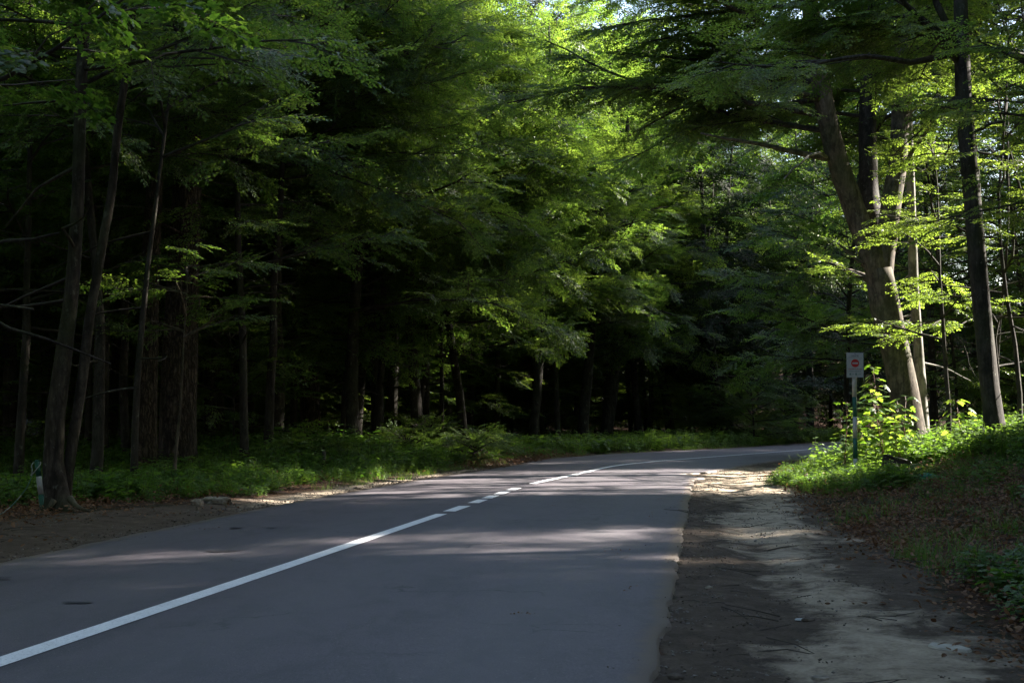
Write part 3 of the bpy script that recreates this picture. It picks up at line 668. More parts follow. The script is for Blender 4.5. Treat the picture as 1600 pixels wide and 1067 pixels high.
def make_tree(name, label, x, y, h, r, crown_lo, R, seed, group=None, cat='tree', n_limbs=22, dense=1.0, sec_gap=.6, sec_len=1.7, sprays=4, scale=1.0,
              tint=(.25, .2), kind='beech', barkm=None, path=None, radii=None, bias=None, lean=(0, 0), draw=True, flare=1.6, sides=12, seg=.5, top_only=False, wander=.03, up=.25, limb_r=.35, flat=1.0):
    rng = random.Random(seed); T_ = Tree(seed); barkm = barkm or M_BARKD
    z0 = tz(x, y); root = empty(name, (x, y, z0)); tag(root, label, cat, group)
    O = Vector((x, y, z0))
    if path is None:
        n = max(6, int(h/1.0)); path = [Vector((x, y, z0-.25))]; off = Vector((0, 0, 0)); vel = Vector((0, 0, 0))
        for k in range(1, n+1):
            vel = vel*.8 + Vector((rng.gauss(0, wander), rng.gauss(0, wander), 0)); off += vel
            t = k/n; path.append(Vector((x+lean[0]*t*h + off.x, y+lean[1]*t*h + off.y, z0 + h*t)))
        radii = [r*(1-.8*k/n) for k in range(n+1)]
    else:
        path = [Vector(p) for p in path]
    ns = []; rr = []
    for i in range(len(path)-1):
        a, b = path[i], path[i+1]; m = max(1, int((b-a).length/seg))
        for k in range(m): ns.append(a.lerp(b, k/m)); rr.append(radii[i]+(radii[i+1]-radii[i])*k/m)
    ns.append(path[-1]); rr.append(radii[-1])
    # extra rings low on the trunk for the root flare
    zb = z0; ph = rng.uniform(0, 6.3); nl = rng.choice((4, 5, 6))
    def lobes(t, a, z):
        g = max(0.0, 1-(z-zb)/1.0) if z > zb-.3 else 1.0
        return 1 + (flare-1)*g**2.4*(.55+.45*math.cos(nl*a+ph)) + .05*math.sin(3*a+z*.9+ph) + .03*math.sin(5*a-z*1.7)
    if len(ns) > 2:
        a, b = ns[0], ns[1]; extra = [a.lerp(b, q) for q in (.35, .7)]; ns = [a]+extra+ns[1:]; rr = [rr[0]]+[rr[0]]*2+rr[1:]
    mb = MB(); mb.tube([p-O for p in ns], rr, sides, True, 0, None, lambda t, a, z: lobes(t, a, z+z0)); mb.build('trunk', barkm, root)
    # limbs
    H = path[-1].z - z0; lm = MB()
    def trunk_at(z):
        for a, b, ra, rb in zip(path[:-1], path[1:], radii[:-1], radii[1:]):
            if a.z <= z <= b.z: t = (z-a.z)/max(1e-6, b.z-a.z); return a.lerp(b, t), ra+(rb-ra)*t
        return path[-1], radii[-1]
    for k in range(n_limbs):
        t = (k+rng.random())/n_limbs; z = z0 + crown_lo + (H-crown_lo)*t**.85
        p, tr = trunk_at(min(z, path[-1].z-.2)); az = k*2.399 + rng.uniform(-.4, .4)
        if bias is not None and rng.random() < .45: az = bias + rng.gauss(0, .6)
        ln = R*(1.0-.65*max(0, t-.25)/.75)*rng.uniform(.65, 1.15)
        el = rng.uniform(-.05, .5) + .5*t
        d = Vector((math.cos(az)*math.cos(el), math.sin(az)*math.cos(el), math.sin(el)))
        pts, rs = T_.limb(p, d, ln, max(.025, tr*limb_r), droop=.03, up=up*.1)
        if min(keep_prob(pts[len(pts)//2]), keep_prob(pts[-1])) < .02: continue
        lm.tube([q-O for q in pts], rs, 6 if draw else 4, False)
        T_.foliate(pts, .15, sec_gap, sec_len, sprays*dense, scale, draw, flat)
    if h > 8 and r > .05 and crown_lo < 50 and visible(x, y, 1) and y < 75:
        for k in range(5):
            z = z0 + rng.uniform(1.8, max(2.5, crown_lo+1)); p, tr = trunk_at(z); az = rng.uniform(0, 6.28)
            pts, rs = T_.limb(p, Vector((math.cos(az), math.sin(az), rng.uniform(-.25, .3))), rng.uniform(.8, 2.6), rng.uniform(.012, .028), droop=.03, seg=.35, wander=.16)
            lm.tube([q-O for q in pts], rs, 4, False)
    tag(lm.build('limbs', barkm, root), kind='stuff')
    if draw and T_.twigs.n:
        T_.twigs.v = [(a-O.x, b-O.y, c-O.z) for a, b, c in T_.twigs.v]; tag(T_.twigs.build('twigs', M_TWIG, root, False), kind='stuff')
    if T_.sp: crown(T_.sp, root, tint, kind, O, rng)
    return root, T_
def crown(sp, root, tint, kind, O, rng):
    pos = [s[0] for s in sp]; rot = [s[1] for s in sp]; scl = [s[2] for s in sp]; tn = np.clip(RNG.normal(tint[0], tint[1]*.6, len(sp)), 0, .8)
    scatter('crown', kind, pos, rot, scl, tn, root, True, tuple(O))
def P(px, py, Y): return Vector(((px-800)/F*Y, Y, EYE + (HORIZON-py)/F*Y))

trees_xy0 = []
# ---- the named trees of the right side
def limb_part(root, O, pts, r0, r1, m, name='limb', sides=10, step=.35):
    s = spline([tuple(p) for p in pts], step); n = len(s); rs = [r0+(r1-r0)*k/(n-1) for k in range(n)]
    mb = MB(); rg_ = random.Random(len(pts)*7+int(r0*1000)); mb.tube([Vector(q)-O for q in s], rs, sides, True, .07, rg_); mb.build(name, m, root); return [Vector(q) for q in s]
# 1. big forked beech
bx, by = 9.5, 34.0
fork = P(1376, 420, 34)
trunk_path = [Vector((9.55, 34, .1)), P(1421, 690, 34), P(1412, 620, 34), P(1398, 540, 34), P(1386, 480, 34), fork]
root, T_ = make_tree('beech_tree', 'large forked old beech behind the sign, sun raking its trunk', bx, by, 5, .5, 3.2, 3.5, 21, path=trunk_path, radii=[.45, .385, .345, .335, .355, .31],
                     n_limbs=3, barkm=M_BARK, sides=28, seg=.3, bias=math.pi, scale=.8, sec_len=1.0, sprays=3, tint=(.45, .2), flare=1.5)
O = root.location.copy()
T2 = Tree(77)
L1 = limb_part(root, O, [P(1386, 480, 34), P(1372, 420, 34), P(1355, 370, 34), P(1338, 325, 34), P(1312, 245, 33.8), P(1292, 150, 33.5), P(1272, 0, 33), P(1258, -160, 32.5), P(1262, -380, 32)], .30, .12, M_BARK, sides=16)
L2 = limb_part(root, O, [P(1397, 545, 34.0), P(1386, 478, 34.0), P(1381, 430, 34.0), P(1388, 375, 34.05), P(1396, 320, 34.1), P(1410, 230, 34.4), P(1416, 100, 34.8), P(1432, 0, 35.2), P(1450, -160, 35.6), P(1440, -380, 36)], .27, .12, M_BARK, sides=16)
L3 = limb_part(root, O, [P(1380, 450, 34.2), P(1370, 360, 34.6), P(1362, 300, 35.2), P(1361, 200, 35.6), P(1364, 90, 35.8), P(1366, -60, 36), P(1380, -330, 36)], .27, .13, M_BARKD, sides=14)
limb_part(root, O, [P(1306, 246, 33.8), P(1260, 238, 33.4), P(1190, 222, 33), P(1140, 214, 32.6), P(1098, 205, 32.2)], .085, .02, M_BARK)
sn = limb_part(root, O, [P(1296, 243, 33.6), P(1284, 236, 33.3), P(1268, 240, 33.0), P(1256, 252, 32.7), P(1243, 261, 32.5), P(1228, 278, 32.4)], .04, .014, M_BARKW, sides=8)
limb_part(root, O, [P(1283, 150, 33.4), P(1245, 140, 32.6), P(1190, 128, 31.6), P(1130, 132, 30.6)], .09, .03, M_BARKD)
limb_part(root, O, [P(1274, 60, 33.2), P(1225, 45, 32.2), P(1160, 10, 31), P(1100, -20, 30)], .09, .03, M_BARKD)
limb_part(root, O, [P(1404, 290, 34.3), P(1430, 235, 34), P(1455, 200, 33.6), P(1478, 165, 33)], .07, .03, M_BARK)
# foliage carried by these limbs: long level boughs
def boughs(T_, line, specs, scale=1.0, mbar=None):
    for (t, az, el, ln, r) in specs:
        q = t*(len(line)-1); i = int(q); p = line[i]
        d = Vector((math.cos(az)*math.cos(el), math.sin(az)*math.cos(el), math.sin(el)))
        pts, rs = T_.limb(p, d, ln, r, droop=.03, up=.01, wander=.08); T_.twigs.tube(pts, rs, 6, False)
        T_.foliate(pts, .12, .38, 1.7, 6.5, scale, True, 1.3)
rngb = random.Random(5)
boughs(T2, L1, [(t, math.pi + rngb.uniform(-1.2, .15), rngb.uniform(-.05, .3), rngb.uniform(4.0, 8.5), .07) for t in np.linspace(.36, .98, 26)])
boughs(T2, L2, [(t, rngb.uniform(-.5, 1.9), rngb.uniform(-.05, .35), rngb.uniform(2.5, 5), .05) for t in np.linspace(.35, .98, 15)])
boughs(T2, L3, [(t, rngb.uniform(.4, 3.0), rngb.uniform(0, .4), rngb.uniform(2.5, 5), .05) for t in np.linspace(.3, .98, 14)])
T2.twigs.v = [(a-O.x, b-O.y, c-O.z) for a, b, c in T2.twigs.v]; tag(T2.twigs.build('boughs', M_BARKD, root), kind='stuff')
crown(T2.sp, root, (.32, .2), 'beech', O, rngb)

# 2. dark straight trunk nearer on the right, with its fork and level boughs
dpath = [Vector((9.6, 28, .1)), P(1556, 695, 28), P(1545, 600, 28), P(1537, 500, 28), P(1530, 400, 28), P(1522, 280, 28), P(1514, 150, 28), P(1511, 60, 28), P(1510, -60, 28), P(1512, -300, 28)]
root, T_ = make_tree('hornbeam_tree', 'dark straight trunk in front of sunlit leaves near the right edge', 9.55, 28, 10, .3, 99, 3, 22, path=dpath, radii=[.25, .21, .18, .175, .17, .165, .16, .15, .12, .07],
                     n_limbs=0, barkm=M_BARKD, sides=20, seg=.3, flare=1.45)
O = root.location.copy(); T2 = Tree(78)
B = []
B.append(limb_part(root, O, [P(1508, 92, 28), P(1490, 70, 27.8), P(1460, 35, 27.4), P(1425, 0, 27), P(1395, -40, 26.6)], .085, .04, M_BARKD))
B.append(limb_part(root, O, [P(1508, 62, 28), P(1488, 30, 27.9), P(1472, -5, 27.8), P(1462, -80, 27.6)], .085, .05, M_BARKD))
B.append(limb_part(root, O, [P(1508, 66, 27.95), P(1470, 35, 27.6), P(1440, 12, 27.2), P(1405, -10, 26.8)], .05, .02, M_BARKD))
B.append(limb_part(root, O, [P(1506, 76, 28), P(1470, 84, 27.6), P(1430, 92, 27.2), P(1395, 86, 26.8), P(1355, 82, 26.4), P(1300, 90, 25.8), P(1240, 104, 25.2)], .075, .02, M_BARKD))
B.append(limb_part(root, O, [P(1516, 72, 28), P(1550, 70, 27.6), P(1580, 75, 27.2), P(1605, 86, 26.8), P(1650, 96, 26.2)], .075, .04, M_BARKD))
B.append(limb_part(root, O, [P(1526, 205, 28), P(1555, 190, 27.6), P(1600, 180, 27)], .035, .02, M_BARKD))
B.append(limb_part(root, O, [P(1508, 140, 28), P(1480, 165, 28.4), P(1440, 205, 28.8), P(1405, 235, 29.2)], .03, .012, M_BARKD))
boughs(T2, B[0], [(t, 2.2+rngb.uniform(-1, .8), .2, 2.4, .03) for t in (.4, .7, .98)])
boughs(T2, B[3], [(t, 3.1+rngb.uniform(-1, 1), .0, 2.0, .025) for t in (.5, .75, .98)], .9)
boughs(T2, B[4], [(t, rngb.uniform(-1, 1), .1, 2.2, .03) for t in (.5, .9)])
boughs(T2, [Vector(q) for q in spline([tuple(p) for p in dpath[3:]], .4)], [(t, rngb.uniform(-.2, 3.3), rngb.uniform(-.05, .3), rngb.uniform(2.0, 3.6), .035) for t in np.linspace(.55, .98, 13)])
T2.twigs.v = [(a-O.x, b-O.y, c-O.z) for a, b, c in T2.twigs.v]; tag(T2.twigs.build('boughs', M_BARKD, root), kind='stuff')
crown(T2.sp, root, (.4, .2), 'beech', O, rngb)

# 3. slim trunk behind the big beech, sunlight put into its pale bark
make_tree('beech_tree', 'slim trunk with sunlight painted into its pale bark, just right of the big forked beech', 10.35, 36, 15, .13, 6, 2.6, 23, path=[Vector((10.35, 36, .2)), P(1442, 668, 36), P(1436, 560, 36), P(1430, 450, 36), P(1428, 300, 36), P(1424, 100, 36), P(1430, -200, 36)],
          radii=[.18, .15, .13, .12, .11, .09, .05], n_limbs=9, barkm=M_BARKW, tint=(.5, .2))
# 4. low layered boughs of young beeches in the sun (right)
def layered(px, py, Y, label, seed, h, R, lo, n, sc=.85, tint=(.6, .2), barkm=None, r=.06, group='young beeches lit by the sun right of the road', lean=(0, 0), cat='young tree', name='young_beech', bias=None, kind='beech'):
    x = (px-800)/F*Y
    return make_tree(name, label, x, Y, h, r, lo, R, seed, group, cat, n_limbs=int(n*.8), sec_gap=.42, sec_len=1.15, sprays=3.4, scale=sc, tint=tint, barkm=barkm or M_BARKD, sides=8, up=0, flare=1.4, lean=lean, flat=1.7, wander=.06, bias=bias, kind=kind)
layered(1480, 700, 31.5, 'young beech with bright layered boughs between the forked beech and the dark trunk', 31, 7.0, 2.3, 1.8, 15)
layered(1545, 700, 34, 'young beech with a high lit crown straight behind the dark trunk', 37, 11.5, 3.0, 4.0, 22)
layered(1625, 700, 38, 'young beech of the lit leaf wall at the right edge', 38, 12, 3.6, 3.0, 26)
layered(1480, 700, 39, 'tall young beech whose lit crown shows right of the forked beech top', 39, 12, 3.2, 4.0, 24)
layered(1592, 700, 29.5, 'young beech with a crooked thin stem at the right edge of the photo', 32, 8.5, 3.0, 2.2, 20, lean=(-.02, 0))
layered(1655, 700, 33, 'young beech half cut off by the right edge, bright leaves high up', 33, 10.5, 4.0, 2.0, 24, bias=math.pi)
layered(1560, 700, 37, 'young beech glowing behind the dark straight trunk', 34, 8.5, 3.4, 1.6, 20)
layered(1500, 700, 42, 'young beech standing back between the pale trunk and the dark trunk', 35, 9.0, 3.8, 1.6, 20)
for i, (px, Y, h, R, lb) in enumerate(((1455, 44, 15, 4.6, 'tall beech standing back between the pale trunk and the dark trunk'), (1530, 49, 17, 5, 'tall beech hidden behind the dark straight trunk'), (1610, 43, 15, 4.8, 'tall beech at the right edge behind the crooked thin stem'), (1390, 52, 17, 5, 'tall beech hidden behind the forked beech'), (1320, 47, 14, 4.4, 'beech just left of the forked beech, behind the sign'))):
    make_tree('leafy_beech', lb, (px-800)/F*Y, Y, h, .11, 2.4, R, 180+i, 'tall beeches behind the forked beech', n_limbs=40, sec_gap=.5, sec_len=2.0, sprays=6, scale=1.1, tint=(.2, .2), sides=8, flat=.8, wander=.05)
    trees_xy0.append(((px-800)/F*Y, Y))
layered(1700, 700, 24, 'young beech just beyond the right edge reaching into the picture', 36, 9.0, 3.4, 3.6, 20, bias=math.pi)

# ---- the named trees of the left side
def beech_pair():
    Y = 19.2
    pth = [P(p, q, Y) for p, q in ((98, 830), (93, 790), (86, 720), (89, 650), (97, 580), (108, 480), (113, 400), (117, 300), (118, 150), (124, 0), (128, -250))]
    root, T_ = make_tree('beech_tree', 'smooth grey beech with two leaning stems and spread roots behind the roped post', pth[0].x, Y, 9, .2, 5.4, 4.0, 41, path=pth,
                         radii=[.21, .165, .135, .128, .118, .10, .09, .085, .08, .07, .03], n_limbs=15, barkm=M_BARKG, sides=22, seg=.18, flare=1.75, tint=(.12, .12), sec_gap=.45, sec_len=1.5, sprays=4, bias=-.2)
    O = root.location.copy()
    limb_part(root, O, [P(p, q, Y+.12) for p, q in ((105, 800), (108, 750), (113, 705), (121, 650), (130, 580), (138, 500), (149, 430), (160, 360), (170, 300), (178, 200), (192, 90), (205, -60))], .078, .045, M_BARKG, 'stem', 14, .2)
    for pts, r in (([(112, 782), (122, 795), (134, 800), (146, 803)], .05), ([(88, 785), (80, 797), (72, 803)], .045)):
        limb_part(root, O, [P(a, b-5, Y-.22-.05*i) for i, (a, b) in enumerate(pts)], r, .015, M_BARK, 'surface_root', 8, .08)
beech_pair()
def pine(px, Y, r, label, seed, h=20, lean=(0, 0), nl=8, grp=None):
    return make_tree('pine_tree', label, (px-800)/F*Y, Y, h, r, 11, 2.6, seed, grp, n_limbs=nl, barkm=M_BARKP, sides=26, seg=.4, kind='pine', scale=1.5, sprays=3, sec_gap=.7, flare=1.35, lean=lean, wander=.012, tint=(.2, .2))
pine(277, 31, .42, 'thick pine trunk with fissured bark, the widest on the left side', 51, lean=(.006, 0))
pine(229, 30, .23, 'grey pine trunk close to the left of the thickest pine', 52, lean=(.006, 0))
pine(487, 46, .34, 'dark thick trunk above the low verge plants, half way to the bend', 53)
def slim(px, Y, r, label, seed, h=13, lo=4.0, R=4.2, lean=(0, 0), n=22, tint=(.15, .15), grp=None, barkm=None, sc=1.0, **kw):
    return make_tree('beech_tree', label, (px-800)/F*Y, Y, h, r, lo, R, seed, grp, n_limbs=n, barkm=barkm or M_BARKD, sides=10, scale=sc, tint=tint, lean=lean, flare=1.3, dense=1.4, **kw)
slim(385, 30.8, .10, 'slim straight trunk alone between two thick dark ones', 61, tint=(.2, .2))
slim(432, 37, .20, 'dark trunk with a side stem just left of the thick mid-distance trunk', 62, 14, 5)
slim(212, 25, .07, 'thin crooked stem in front of the grey pine trunk', 63, 9, 5.6, 2.2, (.02, 0), 10)
slim(200, 34, .12, 'thin dark trunk left of the grey pine', 64, 12, 5)
slim(272, 26.5, .035, 'thin leaning sapling crossing the thick pine trunk', 65, 4.2, 2.6, 1.2, (.10, 0), 7, barkm=M_BARK, sc=.8)
slim(30, 27, .10, 'slim dark trunk at the far left edge', 66, 10, 3.4, 2.6, n=14)
slim(555, 50, .22, 'straight dark trunk, left of a pair in mid-distance', 67, 15, 5, 3.6)
slim(612, 52, .24, 'leaning dark trunk, right of a pair in mid-distance', 68, 15, 5, 3.6, (.02, 0))
slim(690, 50, .09, 'thin trunk above the tallest verge shrubs', 69, 9, 3, 2.6)
slim(776, 58, .13, 'slim trunk where the verge plants end', 70, 13, 4, 3.4)
slim(912, 62, .26, 'upright dark trunk on the outside of the bend', 71, 15, 5, 4)
slim(945, 66, .30, 'dark trunk leaning right on the outside of the bend', 72, 16, 6, 4, (.095, 0))
slim(1050, 75, .26, 'dark trunk leaning left over the far verge', 73, 14, 5, 4, (-.12, 0))
slim(1105, 80, .25, 'upright trunk beyond the far verge left of the feathery shrub', 74, 15, 5, 4)

# leafy trees along the left verge, boughs reaching over the plants
for i, (px, Y, h, lo, R, lb) in enumerate(((330, 38, 12, 6.6, 4.8, 'leafy beech whose level boughs hang before the slim straight trunk'), (540, 41, 13, 4.0, 5.2, 'leafy beech reaching over the left verge in mid-distance'), (650, 47, 14, 4.0, 5.4, 'leafy beech reaching towards the dashes of the road'),
     (420, 33.5, 12, 6.8, 4.6, 'tall leafy beech with high boughs over the left verge'), (150, 26, 12, 6.0, 4.4, 'leafy beech filling the upper left behind the two-stemmed one'), (735, 60, 17, 3.5, 5.5, 'tall leafy beech closing the view where the road bends'), (850, 64, 16, 3.5, 5.5, 'leafy beech behind the upright trunk of the bend'), (900, 70, 19, 3.0, 6.0, 'tall leafy beech left of the leaning trunk of the bend'), (1010, 78, 20, 3.0, 6.0, 'tall leafy beech between the two leaning trunks of the bend'), (790, 84, 20, 3.0, 6.0, 'tall leafy beech under the gap of open sky'))):
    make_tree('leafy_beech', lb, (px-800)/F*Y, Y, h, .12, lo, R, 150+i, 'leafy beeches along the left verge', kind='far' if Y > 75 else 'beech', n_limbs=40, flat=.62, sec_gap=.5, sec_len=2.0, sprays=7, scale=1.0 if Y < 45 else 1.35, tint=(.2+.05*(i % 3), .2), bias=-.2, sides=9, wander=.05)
# maple bough hanging in from a tree at the left (big blueish leaves, top left)
slim(-75, 14.6, .12, 'maple near the left edge whose big leaves hang at the top left', 80, 8.5, 4.5, 3.2, n=12, kind='maple', tint=(.1, .12), sec_gap=.45, sprays=3, sc=.8)

# ---- general woodland; spacing by dart throwing
trees_xy = [(9.5, 34), (9.55, 28), (10.35, 36), (-6.1, 19.2), (-7.3, 31), (-7.7, 30), (-6.5, 46), (-5.7, 30.8), (-6.1, 37), (-5.5, 50), (-4.4, 52), (3.1, 62), (4.3, 66)]
trees_xy += trees_xy0
rngw = random.Random(99)
def throw(n, xr, yr, mind, cond):
    out = []
    for _ in range(n*30):
        if len(out) >= n: break
        x = rngw.uniform(*xr); y = rngw.uniform(*yr)
        if not cond(x, y): continue
        if all((x-a)**2+(y-b)**2 > mind*mind for a, b in trees_xy): trees_xy.append((x, y)); out.append((x, y))
    return out
def rd(x, y): return float(sdist([x], [y], RE)[0]), -float(sdist([x], [y], LE)[0])
def left_ok(x, y):
    r, l = rd(x, y); return l > (4.5 if y < 60 else 3.5) and visible(x, y, 1.5)
def right_ok(x, y):
    r, l = rd(x, y); return r > 6 and visible(x, y, 1.5) and y > 40 and not (1215 < 800+F*x/y < 1300) 
k = 900
def lab(x, y, side, r=.2, ln=0.0):
    thick = 'thick' if r > .21 else ('thin' if r < .15 else 'dark')
    how = ' leaning right' if ln > .018 else (' leaning left' if ln < -.018 else '')
    far = 'near' if y < 45 else ('in mid-distance' if y < 68 else ('far back' if y < 88 else 'at the very back'))
    px = 800 + F*x/y
    if side == 'R': return '%s forest trunk%s %s, right of the big forked beech' % (thick, how, far) if px > 1420 else '%s forest trunk%s %s, inside of the bend' % (thick, how, far)
    lm = ('behind the roped post' if px < 160 else 'behind the thickest pine' if px < 350 else 'behind the grassy stubs' if px < 560 else 'behind the verge plants' if px < 760 else 'above the far centre line' if px < 960 else 'by the feathery shrub')
    return ('%s forest trunk%s %s, %s' % (thick, how, far, lm)).replace('at the very back, above', 'at the back, above')
for (x, y) in throw(46, (-24, 12), (33, 62), 3.0, left_ok):
    k += 1; tr_ = rngw.uniform(.09, .24); tl_ = rngw.gauss(0, .022); make_tree('forest_tree', lab(x, y, 'L', tr_, tl_), x, y, rngw.uniform(13, 19), tr_, rngw.uniform(3.0, 5.5), rngw.uniform(4.4, 6.0), k, 'forest trees left of the road', n_limbs=26, sec_gap=.65, sec_len=2.2, sprays=6, scale=1.25,
                      flat=rngw.uniform(.5, .95), tint=(rngw.uniform(.08, .4), .2), draw=y < 48, sides=8, seg=1.0, lean=(tl_, rngw.gauss(0, .02)), bias=-.4)
for (x, y) in throw(70, (-30, 36), (62, 112), 3.4, left_ok):
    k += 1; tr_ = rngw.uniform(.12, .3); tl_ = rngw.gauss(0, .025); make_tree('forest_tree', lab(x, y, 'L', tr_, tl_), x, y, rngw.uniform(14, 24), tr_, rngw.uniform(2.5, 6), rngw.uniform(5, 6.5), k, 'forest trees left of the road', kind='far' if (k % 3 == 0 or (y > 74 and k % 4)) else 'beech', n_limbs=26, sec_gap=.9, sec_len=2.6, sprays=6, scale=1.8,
                      flat=rngw.uniform(.5, .95), tint=(rngw.uniform(.1, .45), .2), draw=False, sides=7, seg=1.5, lean=(tl_, rngw.gauss(0, .02)))
for (x, y) in throw(62, (8, 48), (40, 115), 3.1, right_ok):
    k += 1; tr_ = rngw.uniform(.12, .28); make_tree('forest_tree', lab(x, y, 'R', tr_), x, y, rngw.uniform(22, 28), tr_, rngw.uniform(2.5, 6), rngw.uniform(4.6, 6), k, 'forest trees right of the road', kind='far' if k % 2 else 'beech', n_limbs=34, sec_gap=.8, sec_len=2.4, sprays=6, scale=1.5,
                      flat=rngw.uniform(.5, .95), tint=(rngw.uniform(.1, .5), .2), draw=False, sides=7, seg=1.2)
# understorey saplings in the dark between the trunks
for (px_, y_, r_) in ((655, 44, .20), (725, 49, .17), (835, 57, .2), (870, 60, .13), (1000, 70, .2), (590, 43, .12), (345, 40, .17), (460, 42, .12), (160, 33, .17), (520, 56, .16)):
    k += 1; x_ = (px_-800)/F*y_; trees_xy.append((x_, y_))
    make_tree('forest_tree', lab(x_, y_, 'L', r_, 0).replace('behind', 'rising clear behind'), x_, y_, rngw.uniform(15, 18), r_, 6.5, 4.5, k, 'forest trees left of the road', n_limbs=22, flat=.7, sec_gap=.65, sec_len=2.1, sprays=6, scale=1.2, tint=(.3, .2), draw=False, sides=10, seg=1.0, lean=(rngw.gauss(0, .015), 0))
for (x, y) in throw(120, (-24, 18), (33, 88), 1.7, lambda x, y: left_ok(x, y) and rd(x, y)[1] > 5.8):
    k += 1; sh_ = rngw.uniform(2.8, 7.0); make_tree('sapling', lab(x, y, 'L', .2).replace('forest trunk', 'low sapling' if sh_ < 4 else 'shoulder-high sapling' if sh_ < 4.2 else 'short sapling' if sh_ < 5.5 else 'tall sapling'), x, y, sh_, .035, .9, rngw.uniform(1.6, 2.8), k, 'saplings under the left trees', 'sapling', n_limbs=17, sec_gap=.45, sec_len=1.1, sprays=3.5,
                      scale=1.05, tint=(rngw.uniform(.2, .5), .2), draw=False, sides=6, flat=1.4, limb_r=.5, up=0)
for (x, y) in throw(40, (8, 30), (40, 75), 1.9, lambda x, y: rd(x, y)[0] > 4 and visible(x, y, 1.5)):
    k += 1; sh_ = rngw.uniform(2.5, 6); make_tree('sapling', lab(x, y, 'R', .2).replace('forest trunk', 'very low sapling' if sh_ < 3.4 else 'short sapling' if sh_ < 4.8 else 'tall sapling'), x, y, sh_, .035, .6, rngw.uniform(1.5, 2.6), k, 'saplings under the right trees', 'sapling', n_limbs=16, sec_gap=.5, sec_len=1.0, sprays=4,
                      scale=1.1, tint=(rngw.uniform(.1, .5), .2), draw=False, sides=6, flat=1.4, limb_r=.5, up=0)
# trees outside the picture, placed on the right to shade the road; and around the camera
def out_right(x, y):
    r, l = rd(x, y); hh = x*HN.x + y*HN.y; return r > 5.5 and not visible(x, y, 6.5 if 3 < y < 36 else 3.0) and x > 4 and not (10 < x < 60 and 19.5 < hh < 32.5)
for (x, y) in throw(52, (5, 38), (-20, 40), 3.4, out_right) + throw(26, (20, 52), (58, 92), 2.9, lambda x, y: rd(x, y)[0] > 5 and not visible(x, y, .5) and 49 < x*HN.x + y*HN.y < 69) + throw(105, (14, 80), (34, 118), 3.8, out_right):  # second throw is a block added against sun on the far centre
    k += 1; make_tree('forest_tree', 'forest tree placed for shade outside the right edge, ' + ('behind the camera' if y < 0 else 'level with the near road' if y < 18 else 'level with the dashes' if y < 30 else 'beyond the clearing' if y < 60 else 'far beyond the bend') + (', close to the road' if rd(x, y)[0] < 12 else ', deeper in the wood' if rd(x, y)[0] < 22 else ', deepest in the wood'), x, y, rngw.uniform(25, 31), rngw.uniform(.16, .28), 3.0, rngw.uniform(5, 6), k, 'forest trees beyond the right edge', n_limbs=52, sec_gap=.8, sec_len=2.4, sprays=6, scale=1.8,
                      tint=(.3, .2), draw=False, sides=7, seg=1.5)
for (x, y) in throw(16, (12, 40), (24, 44), 5.0, lambda x, y: rd(x, y)[0] > 7 and not visible(x, y, 1.5) and 19.5 < x*HN.x + y*HN.y < 32.5):  # added out of view; high crowns stop the sun above the opening
    k += 1; make_tree('forest_tree', 'tall unseen tree added beyond the right edge to block the high sun', x, y, rngw.uniform(27, 32), .12, 12, rngw.uniform(5.5, 6.5), k, 'forest trees beyond the right edge', n_limbs=40, sec_gap=.8, sec_len=2.4, sprays=6, scale=1.8,
                      tint=(.3, .2), draw=False, sides=7, seg=1.5)
def out_left(x, y):
    r, l = rd(x, y); return l > 4 and not visible(x, y, 8.5 if 3 < y < 34 else 3.0) and x < 0
for (x, y) in throw(34, (-34, -6), (-20, 60), 4.2, out_left):  # out of view, placed to keep sky light off the left wood
    k += 1; make_tree('forest_tree', 'forest tree placed for shade outside the left edge, ' + ('behind the camera' if y < 0 else 'level with the roped post' if y < 22 else 'level with the pines' if y < 40 else 'far along the verge') + (', close to the road' if rd(x, y)[1] < 10 else ', deep in the wood'), x, y, rngw.uniform(14, 19), rngw.uniform(.14, .26), 3.0, rngw.uniform(5.2, 6.2), k, 'forest trees beyond the left edge', n_limbs=26, sec_gap=1.0, sec_len=2.6, sprays=5, scale=2.2,
                      tint=(.3, .2), draw=False, sides=7, seg=1.5)

# far-off wood that closes the view
n = 30000; a = RNG.uniform(rad(35), rad(140), n); rr = RNG.uniform(108, 165, n); X = 5+rr*np.cos(a); Y = rr*np.sin(a)
Zt, dr_, dl_ = terrain(X, Y); ok = np.maximum(dr_, dl_) > 5; X, Y, Zt = X[ok], Y[ok], Zt[ok]; n = len(X)
Z = Zt + RNG.random(n)*36
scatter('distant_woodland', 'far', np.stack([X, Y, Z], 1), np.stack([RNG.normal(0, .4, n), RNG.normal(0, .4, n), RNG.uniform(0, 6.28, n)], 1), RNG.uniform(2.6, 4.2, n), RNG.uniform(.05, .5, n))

# ------------------------------------------------------------------ low vegetation and litter
def place(n, xr, yr, dens):
    x = RNG.uniform(*xr, n); y = RNG.uniform(*yr, n); z, r, l = terrain(x, y); d = dens(x, y, r, l)
    m = RNG.random(n) < d; return x[m], y[m], z[m], r[m], l[m]
def strew(name, kind, n, xr, yr, dens, sc, tint, tilt=.15, dz=0.0, scz=None):
    x, y, z, r, l = place(n, xr, yr, dens); m = len(x)
    s = RNG.uniform(sc[0], sc[1], m)
    if scz is not None: s = s*scz(x, y, r, l)
    return scatter(name, kind, np.stack([x, y, z+dz], 1), np.stack([RNG.normal(0, tilt, m), RNG.normal(0, tilt, m), RNG.uniform(0, 6.28, m)], 1), s, np.clip(RNG.normal(tint, .15, m), 0, .8))
